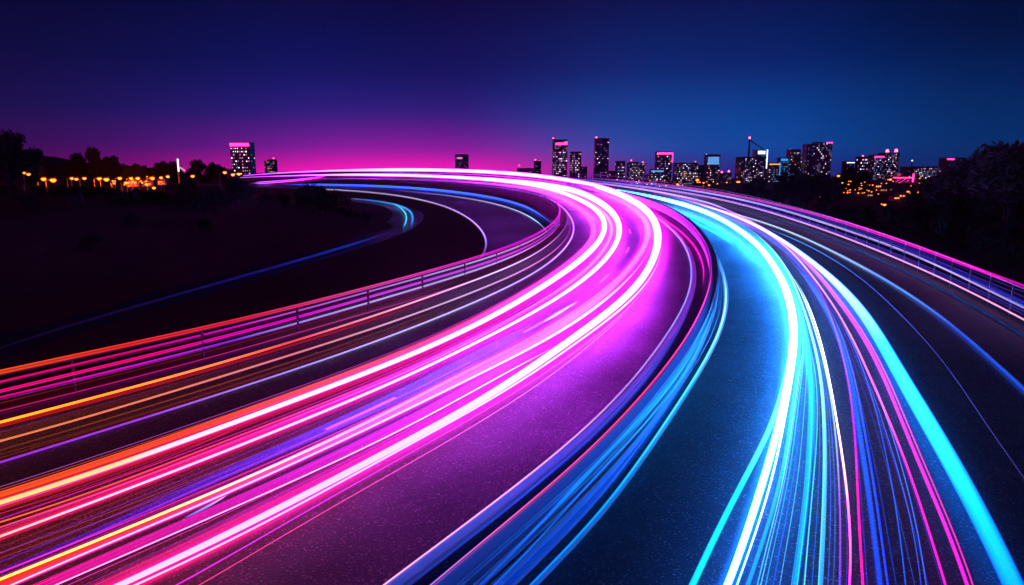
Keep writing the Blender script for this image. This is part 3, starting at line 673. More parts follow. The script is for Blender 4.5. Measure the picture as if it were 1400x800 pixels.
# far blue strands
trail('bright azure strand running beside the magenta bend near the crest', wd([(1010,340),(985,322),(960,308),(930,296),(900,282),(880,273),(850,263),(815,256)], 3, 4, 3, 2), [s2l(20,180,255), s2l(20,200,255), s2l(60,200,255), s2l(60,150,255)], T_SOFT, .12, group=GB_, ext0=0)
trail('lilac strand crossing between the blue lanes near the crest', wd([(1050,322),(1010,300),(975,285),(940,273),(905,264),(860,256),(800,249)], 2, 4, 3, 2, 1.5), [s2l(130,50,230), s2l(190,80,245), s2l(200,120,250), s2l(130,90,240)], T_SOFT, .4, group=GB_, ext0=0)
trail('white strand over the outer blue lane near the crest', wd([(1003,292),(975,279),(940,270),(905,263.5),(865,257),(830,252),(780,246.5)], 1.4, 2, 1.8, 1.4), [s2l(160,170,255), s2l(230,220,255), s2l(190,180,255), s2l(120,90,240)], T_SOFT, .5, group=GB_, ext0=0)
trail('violet strand nearest the parapet at the crest of the road', wd([(985,277),(940,266),(900,259),(860,253),(820,248.5),(775,243.5),(730,240)], 1.2, 1.6, 1.4), [s2l(60,60,190), s2l(150,120,250), s2l(120,60,230)], T_SOFT, .3, group=GB_, ext0=0)
# lit look of the right parapet rails, added as glowing streaks
R1 = [(1400,392),(1303,356),(1225,327.5),(1141,300),(1125,295.5),(1046,276),(987,263.5),(940,260),(900,253),(837,246),(775,242)]
R1 = [(1400,392),(1303,356),(1225,327.5),(1141,300),(1125,295.5),(1046,276),(987,264),(940,256.5),(900,251.5),(837,246),(775,241.5)]
trail('magenta streak of light on the top rail of the right parapet', wd(R1, 5, 4, 2.6, 2, 1.6), [s2l(225,15,190), s2l(250,20,200), s2l(240,60,210), s2l(220,80,200), s2l(120,60,170)], T_SOFT, 1.85, group=GL_)
R2 = [(1400,420),(1350,397),(1272,359),(1194,327),(1109,300),(1066,286),(997,269.5),(929,258),(880,252)]
trail('white violet streak of light on the middle rail of the right parapet', wd(R2, 2.6, 2.2, 2, 1.6), [s2l(150,150,255), s2l(220,190,255), s2l(220,210,255), s2l(200,190,240)], T_SOFT, 1.1, group=GL_)
trail('broad indigo glow line above the middle rail of the right parapet', off(wd(R2, 6, 5, 3, 1.5), 0, -7), [s2l(20,25,130), s2l(25,20,120), s2l(25,20,100), s2l(20,20,80)], T_SOFT, 1.2, group=GL_)
trail('pinkish white streak of light on the lowest rail of the right parapet', wd(R3, 2.6, 2.2, 2, 1.6), [s2l(255,170,230), s2l(250,170,250), s2l(230,160,250), s2l(200,150,240)], T_SOFT, .52, group=GL_)
# slip road strands
trail('cyan light trail around the tight slip road bend', wd([(561,313),(563,303),(560,293),(552,284),(540,278),(520,274.5),(500,273),(464,272.5)], 2, 2.6, 2.4, 2, 1.6, 1.4), [s2l(20,100,240), s2l(40,170,255), s2l(50,160,255), s2l(60,120,240), s2l(150,120,200)], T_SOFT, .35, ext0=0, group='light trails on the slip roads')
trail('second cyan light trail inside the tight slip road bend', wd([(550,312),(556,303),(555,293),(547,283),(535,277)], 1.6, 2, 2, 1.4), [s2l(40,160,255), s2l(60,210,255), s2l(50,150,255)], T_SOFT, .35, ext0=0, group='light trails on the slip roads')
trail('faint navy light line following the straight slip road to the left', wd([(0,476),(150,428),(300,387),(420,352),(475,337),(549,312)], 2.5, 3, 3, 2.5), [s2l(16,4,34), s2l(24,8,60), s2l(24,16,110), s2l(20,50,190)], T_SOFT, .3, group='light trails on the slip roads')
trail('blue light line on the kerb of the inner slip road', wd(I1, 2, 2, 2.4, 2, 2), [(.02,.05,.5), (.02,.07,.9), (.02,.09,1), (.02,.06,.8), (.02,.06,.7)], T_MID, .22, ext0=0, group='light trails on the slip roads')  # kerb line made to glow, added to light the slip road blue
trail('white light line on the inner slip road nearest the guardrail', wd(I2, 1.8, 1.8, 1.2), [s2l(90,200,230), s2l(210,200,255), s2l(150,120,230), DVIO], T_SOFT, .06, ext0=0, group='light trails on the slip roads')
trail('pale light line around the dark grass island of the slip road', wd(I3, 2, 2.4, 2, 1.8, 1.6), [s2l(130,90,230), s2l(200,150,255), s2l(220,200,255), s2l(190,200,220), s2l(200,160,230)], T_SOFT, .06, ext0=0, group='light trails on the slip roads')


# lit look of the barrier steel and kerb, added as glowing bands over them
MBS = [(655,800),(735,722),(800,650),(855,592),(905,542),(937,495),(960,450),(974,405),(979,376),(977,352)]
trail('bright azure highlight along the blue face of the median barrier, added as a streak', wd(MBS, 4, 5, 7, 6, 3), [s2l(8,60,170), s2l(10,90,200), s2l(15,140,235), s2l(20,150,250), s2l(30,120,240)], T_SOFT, .80, group=GL_)
trail('second added azure highlight just below the bright one on the median barrier', off(wd(MBS, 3, 3, 4, 3), 14, 6), [s2l(10,80,190), s2l(15,100,210), s2l(20,150,250), s2l(30,120,240)], T_SOFT, .66, group=GL_)
trail('dark blue light on the flat top of the median barrier, added as a broad glowing band', [(610,800,30),(698,724,26),(785,650,22),(862,573,19),(912,514,16),(953,450,12),(970,402,7),(975,370,4)], [s2l(0,44,130), s2l(0,52,150), s2l(5,70,180), s2l(20,65,190)], T_SOFT, .93, group=GL_)
trail('dark blue light low on the blue face of the median barrier, added as a broad glowing band', [(690,800,20),(760,735,18),(830,660,16),(885,592,14),(932,520,12),(966,450,9),(982,400,6)], [s2l(0,35,130), s2l(0,45,150), s2l(0,60,180), s2l(10,60,180)], T_SOFT, .35, group=GL_)
trail('blue light on the kerb left of the median barrier, added as a glowing band', [(542,800,22),(665,706,20),(735,653,18),(796,601,16),(838,563,14),(900,490,12),(929,441,9),(946,405,7),(949,372,5),(944,348,4),(930,324,3),(907,303,2),(885,289,1)], [s2l(0,60,170), s2l(5,65,190), s2l(30,60,210), s2l(50,60,200), s2l(40,30,130), s2l(20,10,60)], T_SOFT, .16, group=GL_)
# faint strands
def between(A, B, f, w_):
    def rs(P):
        P = np.array([q[:2] for q in P], float); d = np.concatenate(([0], np.cumsum(np.hypot(*np.diff(P, axis=0).T))))
        return np.stack([np.interp(np.linspace(0, d[-1], 22), d, P[:, k]) for k in range(2)], -1)
    return [(x, y, w_) for x, y in rs(A)*(1-f)+rs(B)*f]
rs_ = random.Random(11)
for A, B, nn, pal, hh, lab, gg in [
    (C1e+[(1092,425),(1076,385),(1052,350),(1020,315)], C2b, 9, [s2l(20,140,235), s2l(40,190,250), s2l(10,110,230), s2l(110,220,255)], .35, 'hair thin azure light strand inside the cyan bundle of the blue carriageway', GB_),
    (C2b, C4, 5, [s2l(20,120,240), s2l(60,180,250), s2l(40,60,230)], .35, 'hair thin blue light strand between the pale cyan and the pink trail', GB_),
    (C5, C8, 6, [s2l(20,50,210), s2l(30,90,235), s2l(60,40,220)], .25, 'hair thin indigo light strand between the magenta and the lone pink trail', GB_),
    (P1, P3[:10], 4, [s2l(255,110,50), s2l(230,50,70)], .35, 'hair thin flame coloured light strand in the first orange bundle', GP_),
    (P3[:13], P6[:11], 7, [s2l(230,30,90), s2l(230,20,170), s2l(120,20,90), s2l(200,60,230)], .35, 'hair thin rose light strand between the first two white hot trails', GP_),
    (P6[:8], P8, 5, [s2l(120,20,130), s2l(60,30,190), s2l(150,30,110)], .2, 'hair thin violet light strand between the second white trail and the blue band', GP_),
    (P8[:8], P10[:8], 4, [s2l(60,40,220), s2l(180,30,200)], .3, 'hair thin blue violet light strand along the outer side of the blue band', GP_),
    (P11b[:8], P13[:9], 7, [s2l(255,50,210), s2l(120,20,200), s2l(250,90,240)], .35, 'hair thin magenta light strand between the two outer white trails', GP_),
    (L4_[:9], L6[:10], 5, [s2l(120,10,50), s2l(90,20,110), s2l(150,40,40)], .2, 'hair thin dark red light strand between the left guardrail and the yellow trail', GL_),
    (L6[:10], L8[:8], 5, [s2l(110,20,20), s2l(50,20,120), s2l(140,50,30)], .15, 'hair thin dark light strand between the yellow trail and the violet edge line', GL_),
    (R1, R3, 5, [s2l(60,50,200), s2l(90,60,220), s2l(40,50,180)], 1.2, 'hair thin violet light strand along the right parapet rails', GL_)]:
    for k in range(nn):
        f = (k+.5+rs_.uniform(-.35, .35))/nn; c = rs_.choice(pal); j = rs_.uniform(.5, 1.0)
        trail(lab, between(A, B, f, rs_.uniform(.8, 1.9)), [tuple(x*j*rs_.uniform(.5, 1.1) for x in c) for _ in range(6)], T_SOFT, hh, group=gg)

# ------------------------------------------------------------------ trees and bushes
def leaf_cloud(lobes, n, size, rnd):
    V, Fc = [], []
    tot = sum(l[3]**2 for l in lobes)
    for (cx, cy, cz, r) in lobes:
        for _ in range(int(n*r*r/tot)):
            d = Vector((rnd.gauss(0, 1), rnd.gauss(0, 1), rnd.gauss(0, .9))).normalized()
            p = Vector((cx, cy, cz)) + d*r*(rnd.random()**.4)*rnd.uniform(.75, 1.15)
            a = Vector((rnd.gauss(0, 1), rnd.gauss(0, 1), rnd.gauss(0, 1))).normalized()
            b = a.orthogonal().normalized(); k = size*rnd.uniform(.6, 1.4); i = len(V)
            V += [p-a*k, p+b*k*.5, p+a*k, p-b*k*.5]; Fc.append((i, i+1, i+2, i+3))
    return V, Fc
def make_tree(name, h, spread, n, leaf, nl, seed, m):
    r = random.Random(seed); root = empty(name)
    t = MB(); th = h*.42; t.bar((0, 0, -.8), (r.uniform(-.1, .1)*h*.2, 0, th), h*.028, h*.016, 8)
    lobes = []
    for i in range(nl):
        a = i*2.399+r.random(); rad = spread*r.uniform(.15, 1.0); z = h*r.uniform(.38, .90)
        if i == 0: rad, z = spread*.1, h*.88
        lr = h*r.uniform(.09, .17); x, y = rad*math.cos(a), rad*math.sin(a)
        t.bar((0, 0, th*r.uniform(.55, .98)), (x, y, z), h*.012, h*.004, 5); lobes.append((x, y, z, lr))
    t.build('trunk', M_BARK, root)
    V, Fc = leaf_cloud(lobes, n, leaf, r); mesh_obj('crown', V, Fc, m, root)
    return root
def make_bush(name, h, spread, n, leaf, seed, m):
    r = random.Random(seed); root = empty(name); t = MB(); lobes = []
    for i in range(9):
        a = i*2.399; rad = spread*r.uniform(.1, .9); x, y = rad*math.cos(a), rad*math.sin(a); z = h*r.uniform(.3, .85)*(1-.3*rad/spread)
        t.bar((x*.2, y*.2, -.4), (x, y, z), .05, .015, 5); lobes.append((x, y, z, h*r.uniform(.18, .30)))
    t.build('stem', M_BARK, root); V, Fc = leaf_cloud(lobes, n, leaf, r); mesh_obj('crown', V, Fc, m, root)
    return root
PROTO = {'tree': [make_tree('tree', 8, 2.6, 4200, .23, 15, 1, M_LEAF), make_tree('tree', 8, 2.0, 3600, .22, 13, 2, M_LEAF2), make_tree('tree', 8, 3.1, 5000, .24, 17, 3, M_LEAF2)],
         'bush': [make_bush('bush', 3, 2.4, 1500, .14, 4, M_LEAF), make_bush('bush', 3, 1.8, 1300, .13, 5, M_LEAF2)]}
used = set()
def plant(kind, px, top, Y, label, group, wide=1.0, v=None):
    """a tree or bush standing on the ground Y metres ahead, its tip at picture height `top`"""
    P = PROTO[kind]; i = (len(used)+int(px)) % len(P) if v is None else v
    q = at_depth(px, top, Y); g = gz(q[0], q[1]); H = max(1.2, q[2]-g)
    k = (kind, i)
    root = P[i] if k not in used else dup_thing(P[i]); used.add(k)
    s = H/(8*1.0 if kind == 'tree' else 3*1.0)
    root.location = (q[0], q[1], g); root.scale = (s*wide, s*wide, s); root.rotation_euler = (0, 0, random.uniform(0, 6.28))
    tag(root, label, kind, group)
TL, TR = 'dark trees on the left hillside', 'dark trees on the right slope'
for px, top, Y, wd_, lab in [
    (2, 180, 58, 1.0, 'tallest dark tree, cut off by the left frame edge'),
    (22, 203, 62, .9, 'dark tree beside the tallest one near the left frame edge'),
    (42, 212, 66, .9, 'low rounded dark tree left of the first pair of orange lamps'),
    (104, 211, 76, .9, 'dark tree on the ridge, left one between the two lamp pairs'),
    (128, 204, 74, .8, 'pointed dark tree on the ridge left of the second lamp pair'),
    (156, 214, 76, .8, 'dark tree standing right of the second pair of orange lamps'),
    (222, 221, 74, .9, 'dark tree just left of the white lit monument'),
    (238, 222, 76, .8, 'second dark tree close to the white lit monument'),
    (268, 220, 72, 1.1, 'pointed dark tree right of the white lit monument'),
    (291, 222, 74, .9, 'dark tree left of the tower with the magenta crown'),
    (303, 228, 72, 1.0, 'small dark tree at the left end of the magenta trails')]:
    plant('tree', px, top, Y*(1.0 if px < 30 else 1.62), lab, TL, wd_)
rl_ = random.Random(3)
for k in range(16):
    px = 8+k*19+rl_.uniform(-6, 6); top = 226+rl_.uniform(-4, 14)-(8 if px < 70 else 0)
    plant('tree', px, top, rl_.uniform(116, 140), 'low ragged dark tree, one of the hedge along the left ridge', 'hedge trees along the left ridge', rl_.uniform(1.0, 1.4))
for k in range(14):
    px = 12+k*23+rl_.uniform(-8, 8)
    plant('bush', px, 257+rl_.uniform(-3, 9), rl_.uniform(56, 70), 'dark scrub bush on the brow of the left mound, below the lamps', 'scrub on the brow of the left mound', rl_.uniform(1.2, 1.7))
for i, (px, top, Y, lab) in enumerate([
    (432, 246, 74, 'dark bush standing out in front of the far light trails'),
    (412, 254, 72, 'dark bush left of the one before the far light trails'),
    (452, 258, 75, 'dark bush right of the one before the far light trails'),
    (388, 262, 72, 'low dark bush on the mound between trail ends and slip road'),
    (362, 262, 70, 'dark bush on the mound below the ends of the trails'),
    (335, 251, 68, 'dark bush that hides the left ends of the magenta trails'),
    (318, 240, 68, 'taller dark bush under the tower with the magenta crown'),
    (250, 246, 66, 'dark bush below the white lit monument'),
    (190, 256, 62, 'dark bush under the cluster of hillside lamps'),
    (150, 256, 60, 'dark bush below the second pair of orange lamps'),
    (95, 262, 56, 'dark bush below the first pair of orange lamps'),
    (40, 262, 52, 'dark bush low on the mound near the left frame edge'),
    (475, 280, 74, 'low scrubby bush near the lower end of the mound'),
    (500, 294, 72, 'lowest small bush at the tip of the mound'),
    (280, 300, 55, 'dim bush alone on the lower face of the mound'),
    (180, 290, 52, 'dim bush on the mound face with tiny orange specks'),
    (120, 330, 44, 'dim bush lowest on the left mound face')]):
    plant('bush', px, top, Y, lab, 'dark bushes on the left mound')
for px, top, Y, wd_, lab in [
    (1000, 263, 150, .9, 'dark tree below the low block with red lights'),
    (1018, 256, 150, .9, 'dark tree below the left edge of the crane building'),
    (1032, 245, 140, 1.0, 'dark tree in front of the crane building'),
    (1048, 258, 140, .9, 'dark tree below the right part of the crane building'),
    (1072, 246, 130, 1.0, 'dark tree in front of the cyan lit tower'),
    (1086, 238, 125, 1.1, 'tallest dark tree right of the cyan lit tower'),
    (1106, 243, 125, 1.0, 'dark tree under the big dark twin tower, left one'),
    (1124, 238, 120, 1.0, 'dark tree under the big dark twin tower, right one'),
    (1146, 238, 335, 1.0, 'dark tree just right of the big dark twin tower'),
    (1163, 231, 335, 1.0, 'dark tree in front of the short tower with white roof line'),
    (1180, 234, 335, 1.0, 'dark tree left of the pair of towers with red beacons'),
    (1272, 246, 95, .9, 'dark tree below the long lit block on the right'),
    (1288, 240, 90, 1.0, 'dark tree right of the long lit block'),
    (1302, 230, 84, 1.0, 'dark tree below the red lit roof'),
    (1322, 220, 80, 1.0, 'dark tree right of the red lit roof'),
    (1342, 208, 76, 1.0, 'tall dark tree left of the tallest ones at the right edge'),
    (1368, 202, 72, 1.1, 'tall dark tree second from the right frame edge'),
    (1398, 198, 68, 1.1, 'tall dark tree cut off by the right frame edge'),
    (1385, 222, 62, 1.1, 'lower dark tree in front of the tall ones at the right edge')]:
    plant('tree', px, top, Y, lab, TR, wd_)
for k in range(18):
    px = 1015+k*22+rl_.uniform(-7, 7); top = (258 if px < 1140 else 284 if px < 1265 else 262 if px < 1320 else 236)+rl_.uniform(-5, 9)
    plant('tree', px, top, rl_.uniform(78, 112)*(1.15 if px < 1150 else .85), 'low dark tree in the belt behind the right parapet', 'tree belt behind the right parapet', rl_.uniform(1.1, 1.5))
rb = random.Random(5)
places = ['beside the parapet bend', 'halfway along the parapet', 'below the lit hillside houses', 'under the tall trees at the right edge', 'between parapet and slope']
looks = ['small dim', 'rounded dim', 'wide dim', 'low dim', 'ragged dim']
n = 0
for px, top, Y in [(1060,272,95),(1090,276,92),(1120,280,90),(1155,284,88),(1190,290,80),(1225,296,76),(1262,300,72),(1300,300,66),(1330,290,62),(1360,300,56),(1390,320,50),(1240,322,62),(1310,335,52),(1375,352,45)]:
    plant('bush', px, top, Y, looks[n % 5]+' bush on the right slope '+places[n//3 if n < 15 else 4] + (', nearer' if n % 3 == 2 else ', farther' if n % 3 == 1 else ', leftmost'), 'dark bushes on the right slope', 1.4); n += 1

# ------------------------------------------------------------------ city towers, on the low ground beyond the crest
UNIT = {}
def unit_window(key, m):
    if key not in UNIT:
        UNIT[key] = MB().box(-.5, .5, -.5, .5, -.5, .5); me = bpy.data.meshes.new('window')
        me.from_pydata(UNIT[key].v, [], UNIT[key].f); me.materials.append(m); UNIT[key] = me
    return UNIT[key]
def put_window(root, m, x, y, z, sx, sy, sz):
    o = bpy.data.objects.new('window', unit_window(m.name, m)); COL.objects.link(o); o.parent = root
    o.location = (x, y, z); o.scale = (sx, sy, sz)
def tower(label, x0, x1, top, Y, lit=.3, mats=None, wall=None, rows=None, cols=None, steps=None, roof=None, seed=0, group='city towers on the skyline', name='tower_block', cat='building', yaw=0.0, frac=(0, 1), bot=None):
    """a tower between picture columns x0..x1, its roof at picture row `top`, Y metres ahead"""
    r = random.Random(sum(ord(ch)*(i_+1) for i_, ch in enumerate(label)) % 9999 if seed == 0 else seed)
    a, b = at_depth(x0, top, Y), at_depth(x1, top, Y); cx = (a[0]+b[0])/2; W_ = b[0]-a[0]; H0 = a[2]
    g = gz(cx, Y); H = H0-g; D = max(8.0, W_*.8)
    root = empty(name, (cx, Y+D/2, g), yaw); tag(root, label, cat, group)
    wallm = wall or M_WALL
    px = Y/F_PX                                             # metres per picture pixel here
    body = MB().box(-W_/2, W_/2, -D/2, D/2, -3, H)
    for (u0, u1, dh) in (steps or []):
        body.box(-W_/2+W_*u0, -W_/2+W_*u1, -D/2+D*.1, D/2-D*.1, H+.003, H+dh*px)
    wallo = body.build('wall', wallm, root)
    if not steps:
        par_ = MB(); q = .35
        for (bx0, bx1, by0, by1) in ((-W_/2-.1, W_/2+.1, -D/2-.1, -D/2+q), (-W_/2-.1, W_/2+.1, D/2-q, D/2+.1), (-W_/2-.1, -W_/2+q, -D/2+q, D/2-q), (W_/2-q, W_/2+.1, -D/2+q, D/2-q)):
            par_.box(bx0, bx1, by0, by1, H+.003, H+.9)
        par_.box(-W_*.2, W_*.15, -D*.2, D*.2, H+.003, H+px*1.2)
        par_.build('roof', wallm, root)
    cols_ = cols or max(3, int(W_/px/1.75)); rows_ = rows or max(3, int(min(H, 60)/px/2.2)); mats = (mats or [M_WIN_W, M_WIN_W, M_WIN_P, M_WIN_A]) + [M_WIN_D, M_WIN_D, M_WIN_B if x0 > 840 else M_WIN_P]
    cw, rh = W_/cols_, min(H, 75)*.95/rows_
    cells = [(i, j) for i in range(cols_) for j in range(rows_)]; r.shuffle(cells)
    for i, j in cells[:min(100, int(len(cells)*lit))]:
        x = -W_/2+(i+.5)*cw; z = H-rh*(j+.7)
        put_window(root, r.choice(mats), x, -D/2-.02, z, cw*r.uniform(.26, .6), .12, rh*r.uniform(.22, .48))
    for j in range(rows_):
        if r.random() < lit*.9: put_window(root, r.choice(mats), (W_/2 if cx < 0 else -W_/2)*1.001, r.uniform(-.4, .4)*D, H-rh*(j+.7), .12, cw*.5, rh*.4)
    return root, W_, D, H, px
def beacon(root, x, y, z, r=.5, m=None):
    b = MB(); b.bar((x, y, z-1.5), (x, y, z), r*.25, r*.25, 5); b.build('beacon_mast', M_POST, root)
    me = MB(); me.bar((x, y, z), (x, y, z+r*1.6), r, r*.6, 8); me.build('beacon', m or M_RED, root)
def crown(root, W_, D, H, px, h, m, name='neon_sign', x0=0, x1=1, dz=0):
    MB().box(-W_/2+W_*x0-.15, -W_/2+W_*x1+.15, -D/2-.35, -D/2-.12, H-h*px-dz*px, H-dz*px).build(name, m, root)

t = tower('tall tower on the left with a glowing white magenta crown band and dotted windows', 314, 340, 195.5, 700, .62, [M_WIN_W, M_WIN_W, M_WIN_P], M_WALL2, rows=14, cols=9); crown(*t, 4.5, M_NEON)
t = tower('small reddish block just right of the magenta crowned tower on the left', 361, 375, 220, 640, .5, [M_WIN_P, M_WIN_A], steps=[(.3, 1, 2)]); beacon(t[0], t[1]*.3, 0, t[3]+2)
t = tower('lone hazy tower above the middle of the far magenta trails', 622, 640, 212, 900, .12, [M_WIN_P], M_WALL2); crown(*t, 2, M_WIN_P, x0=.15, x1=.55, dz=3)
t = tower('long low building left of the slim pink tipped tower', 707, 736, 231, 800, .08, [M_WIN_P]); beacon(t[0], -t[1]*.4, 0, t[3]+3.5, .7)
t = tower('slim pink tipped tower beside the long low building', 730, 740, 221, 780, .1, [M_WIN_P], M_WALL2); beacon(t[0], -t[1]*.3, 0, t[3]+1.5, .7); beacon(t[0], t[1]*.3, 0, t[3]+.5)
t = tower('tower with a magenta sign under its roof and a spire on its left corner', 756, 776, 192, 720, .5, [M_WIN_W, M_WIN_W, M_WIN_P], rows=22, cols=9); crown(*t, 3, M_NEON, x0=.2, x1=.98, dz=3); beacon(t[0], -t[1]*.46, 0, t[3]+2, .6)
t = tower('flat roofed tower leaning close to the one with the magenta sign', 780, 795, 208.5, 735, .45, [M_WIN_W, M_WIN_W, M_WIN_P], rows=15, cols=7)
t = tower('low annex at the right foot of the flat roofed tower', 794, 803, 229, 740, .1, [M_WIN_P])
t = tower('slender dark tower with red corner beacons, standing alone', 814, 833, 190, 690, .14, [M_WIN_W, M_WIN_P], M_WALL2, rows=24, cols=8); beacon(t[0], -t[1]*.42, -t[2]*.4, t[3]+.6, .9); beacon(t[0], t[1]*.45, 0, t[3]+.4, .5)
t = tower('low dark block right of the slender dark tower', 833, 845, 235, 600, .12, [M_WIN_W])
t = tower('small block with bright windows, first right of the slender dark tower', 843, 855, 221.5, 640, .4, [M_WIN_W, M_WIN_B, M_WIN_P], rows=9)
t = tower('wide apartment block with two roof levels left of the magenta outlined tower', 860, 883, 223, 620, .42, None, steps=[(.1, .6, 1.5)]); beacon(t[0], -t[1]*.3, 0, t[3]+2, .5); beacon(t[0], t[1]*.4, 0, t[3]+.5, .5)
t = tower('low block with pink windows between the wide apartment block and the blue box', 880, 891, 240, 600, .4, [M_WIN_P, M_WIN_A])
t = tower('tower outlined in magenta neon along its roof and right edge', 899, 919, 208.5, 640, .42, [M_WIN_W, M_WIN_P, M_WIN_A], rows=15, cols=8); crown(*t, 2.6, M_NEON)
MB().box(t[1]/2+.16, t[1]/2+.9, -t[2]/2-.35, -t[2]/2+.3, t[3]-13*t[4], t[3]-.02).build('neon_sign', M_NEON, t[0])
t = tower('blue floodlit low box building in front of the magenta outlined tower', 890.5, 907, 233, 560, .5, [M_WIN_B, M_WIN_W, M_CYAN], None, rows=8, cols=7); crown(*t, 2, M_WIN_B)
t = tower('bulky apartment block full of lit windows right of the magenta outlined tower', 926, 955, 223.5, 600, .55, None, rows=14, cols=12, steps=[(.05, .4, 1), (.7, .95, 1.2)]); beacon(t[0], t[1]*.46, 0, t[3]+1, .8, M_WIN_P)
t = tower('plain dark slab behind the tower with the blue white lit top', 953, 968, 227, 680, .05, [M_WIN_B], M_WALL2)
t = tower('tower with a blue white lit top floor', 967, 985, 212.5, 610, .35, [M_WIN_W, M_WIN_P, M_WIN_A], rows=14, cols=8); crown(*t, 10, M_WIN_B, 'lit_floor', .08, .9, 2); beacon(t[0], -t[1]*.46, 0, t[3]+.6, .5, M_NEONW); beacon(t[0], t[1]*.46, 0, t[3]+.3, .5, M_NEONW)
t = tower('low block with red roof lights left of the crane building', 984, 1000, 238, 560, .3, [M_WIN_P, M_WIN_A]); beacon(t[0], -t[1]*.2, 0, t[3]+1, .7); beacon(t[0], t[1]*.4, 0, t[3]+1.6, .8)
# crane building
t = tower('broad dark block full of lit windows carrying a slanting crane mast', 1014.5, 1048, 216, 540, .34, [M_WIN_W, M_WIN_W, M_WIN_P], rows=16, cols=15)
R_, W_, D_, H_, px = t
MB().box(W_*.13, W_*.5, -D_*.2, D_*.3, H_+1.0, H_+10*px).box(W_*.2, W_*.46, -D_*.24, -D_*.21, H_+6*px, H_+9*px).build('penthouse', M_WALL2, R_)
MB().box(W_*.21, W_*.50, -D_*.28, -D_*.25, H_+5.2*px, H_+9.4*px).build('lit_sign', M_NEONW, R_)
MB().box(W_*.51, W_*.51+1.1*px, -D_*.5, -D_*.45, H_-14*px, H_+11*px).build('lit_edge', M_NEONW, R_)
mx = -W_*.10
MB().bar((mx, 0, H_), (mx, 0, H_+25*px), .9, .6, 8).bar((mx, 0, H_+24*px), (W_*.52, 0, H_+11*px), .5, .5, 6).bar((mx+2, 0, H_+11*px), (W_*.5, 0, H_+9.5*px), .35, .35, 6).build('crane_mast', M_POST, R_); beacon(R_, mx, 0, H_+26*px, .8)
t = tower('low block with a string of roof lights right of the crane building', 1052, 1066, 224, 560, .4, [M_WIN_W, M_WIN_P], rows=9, cols=7); crown(*t, 1.2, M_WIN_A)
t = tower('slim tower flooded in cyan light', 1068, 1081, 217, 560, .5, [M_CYAN, M_WIN_B], rows=12, cols=6); crown(*t, 3, M_CYAN, x0=0, x1=.7); MB().box(-t[1]*.5-.5, -t[1]*.5-.15, -t[2]/2-.3, -t[2]/2+.8, t[3]-26*t[4], t[3]-3).build('lit_edge', M_CYAN, t[0])
t = tower('plain dark tower with a white corner light right of the cyan lit one', 1080.5, 1095, 205.5, 575, .14, [M_WIN_W, M_WIN_A], M_WALL2); beacon(t[0], -t[1]*.46, -t[2]*.4, t[3]+.3, .5, M_NEONW)
t = tower('dim block between the plain dark tower and the big twin tower', 1095, 1103.5, 213, 600, .3, [M_WIN_W, M_WIN_P])
t = tower('big dark tower, lower left half of the stepped pair', 1103.5, 1116.5, 198.5, 530, .14, [M_WIN_W, M_WIN_P], M_WALL2, rows=20, cols=7)
t = tower('big lit tower, taller right half of the stepped pair with a red roof light', 1117, 1138.5, 195, 530, .36, [M_WIN_W, M_WIN_P], M_WALL, rows=20, cols=10, steps=[(0, .35, 1.0)]); crown(*t, 1.6, M_NEON, x0=.62, x1=.98, dz=-.6)
t = tower('short tower with a white line of light on its roof', 1158, 1168, 222, 520, .16, [M_WIN_W]); crown(*t, 1.0, M_NEONW)
t = tower('narrow tower with pink windows and a red light', 1177, 1187.5, 215.5, 520, .45, [M_WIN_P, M_WIN_W], rows=9, cols=5); beacon(t[0], t[1]*.1, 0, t[3]+.5, .7)
t = tower('tiny block behind the trees left of the red beacon pair', 1189, 1195, 226, 520, .4, [M_WIN_P])
t = tower('left tower of the red beacon pair, with a pink roof band', 1196, 1208.5, 213.5, 480, .5, [M_WIN_W, M_WIN_P], rows=15, cols=7); crown(*t, 1.8, M_NEON)
t = tower('right tower of the red beacon pair, taller with two beacons', 1209, 1230.5, 209.5, 480, .4, [M_WIN_W, M_WIN_P], rows=16, cols=11, steps=[(.0, .5, .6)]); beacon(t[0], -t[1]*.2, -2, t[3]+.8, 1.1); beacon(t[0], t[1]*.36, -2, t[3]+1.0, 1.1)
# magenta pavilion with raked roof
q = at_depth(1233, 250, 420); rt = empty('pavilion', tuple(q)); tag(rt, 'pavilion flooded in magenta light with a roof raked up to the right', 'building', 'city towers on the skyline')
k = 420/F_PX
MB().box(-10*k, 11*k, 0, 9, -4, 6*k).build('wall', M_WALL, rt)
MB().prism([(-9*k, -3.2), (10*k, -3.2), (10*k, 3), (-9*k, 3)], 6*k+.01, 7.5*k).build('lit_floor', M_NEON, rt)
v = [(-10.5*k, -4, 8*k), (12*k, -4, 13*k), (12*k, 9, 13*k), (-10.5*k, 9, 8*k)]; mesh_obj('roof', v+[(a, b, c+.8*k) for a, b, c in v], [(3,2,1,0),(4,5,6,7),(0,1,5,4),(1,2,6,5),(2,3,7,6),(3,0,4,7)], M_WALL2, rt)
for i in range(8): put_window(rt, M_NEON if i % 2 else M_WIN_P, (-8+i*2.3)*k, -.06, (1.2+1.7*(i % 3))*k, 1.1*k, .1, 1.1*k)
MB().box(9*k, 10.2*k, -4.5, -3.4, -2*k, 12*k).build('lit_edge', M_NEON, rt)
t = tower('long lit block with bright columns and a thin mast at its left end', 1250, 1293, 229.5, 440, .55, [M_WIN_W, M_WIN_W, M_WIN_P], rows=9, cols=19)
beacon(t[0], -t[1]*.36, 0, t[3]+9*t[4], .5, M_NEONW); MB().bar((-t[1]*.36, 0, t[3]), (-t[1]*.36, 0, t[3]+9*t[4]), .5, .3, 6).build('mast', M_POST, t[0])
t = tower('dark block with a red strip of light on its roof near the right trees', 1295, 1316, 217.5, 420, .12, [M_WIN_W, M_WIN_B]); crown(*t, 2.0, M_NEON, x0=0, x1=.45, dz=-.8)
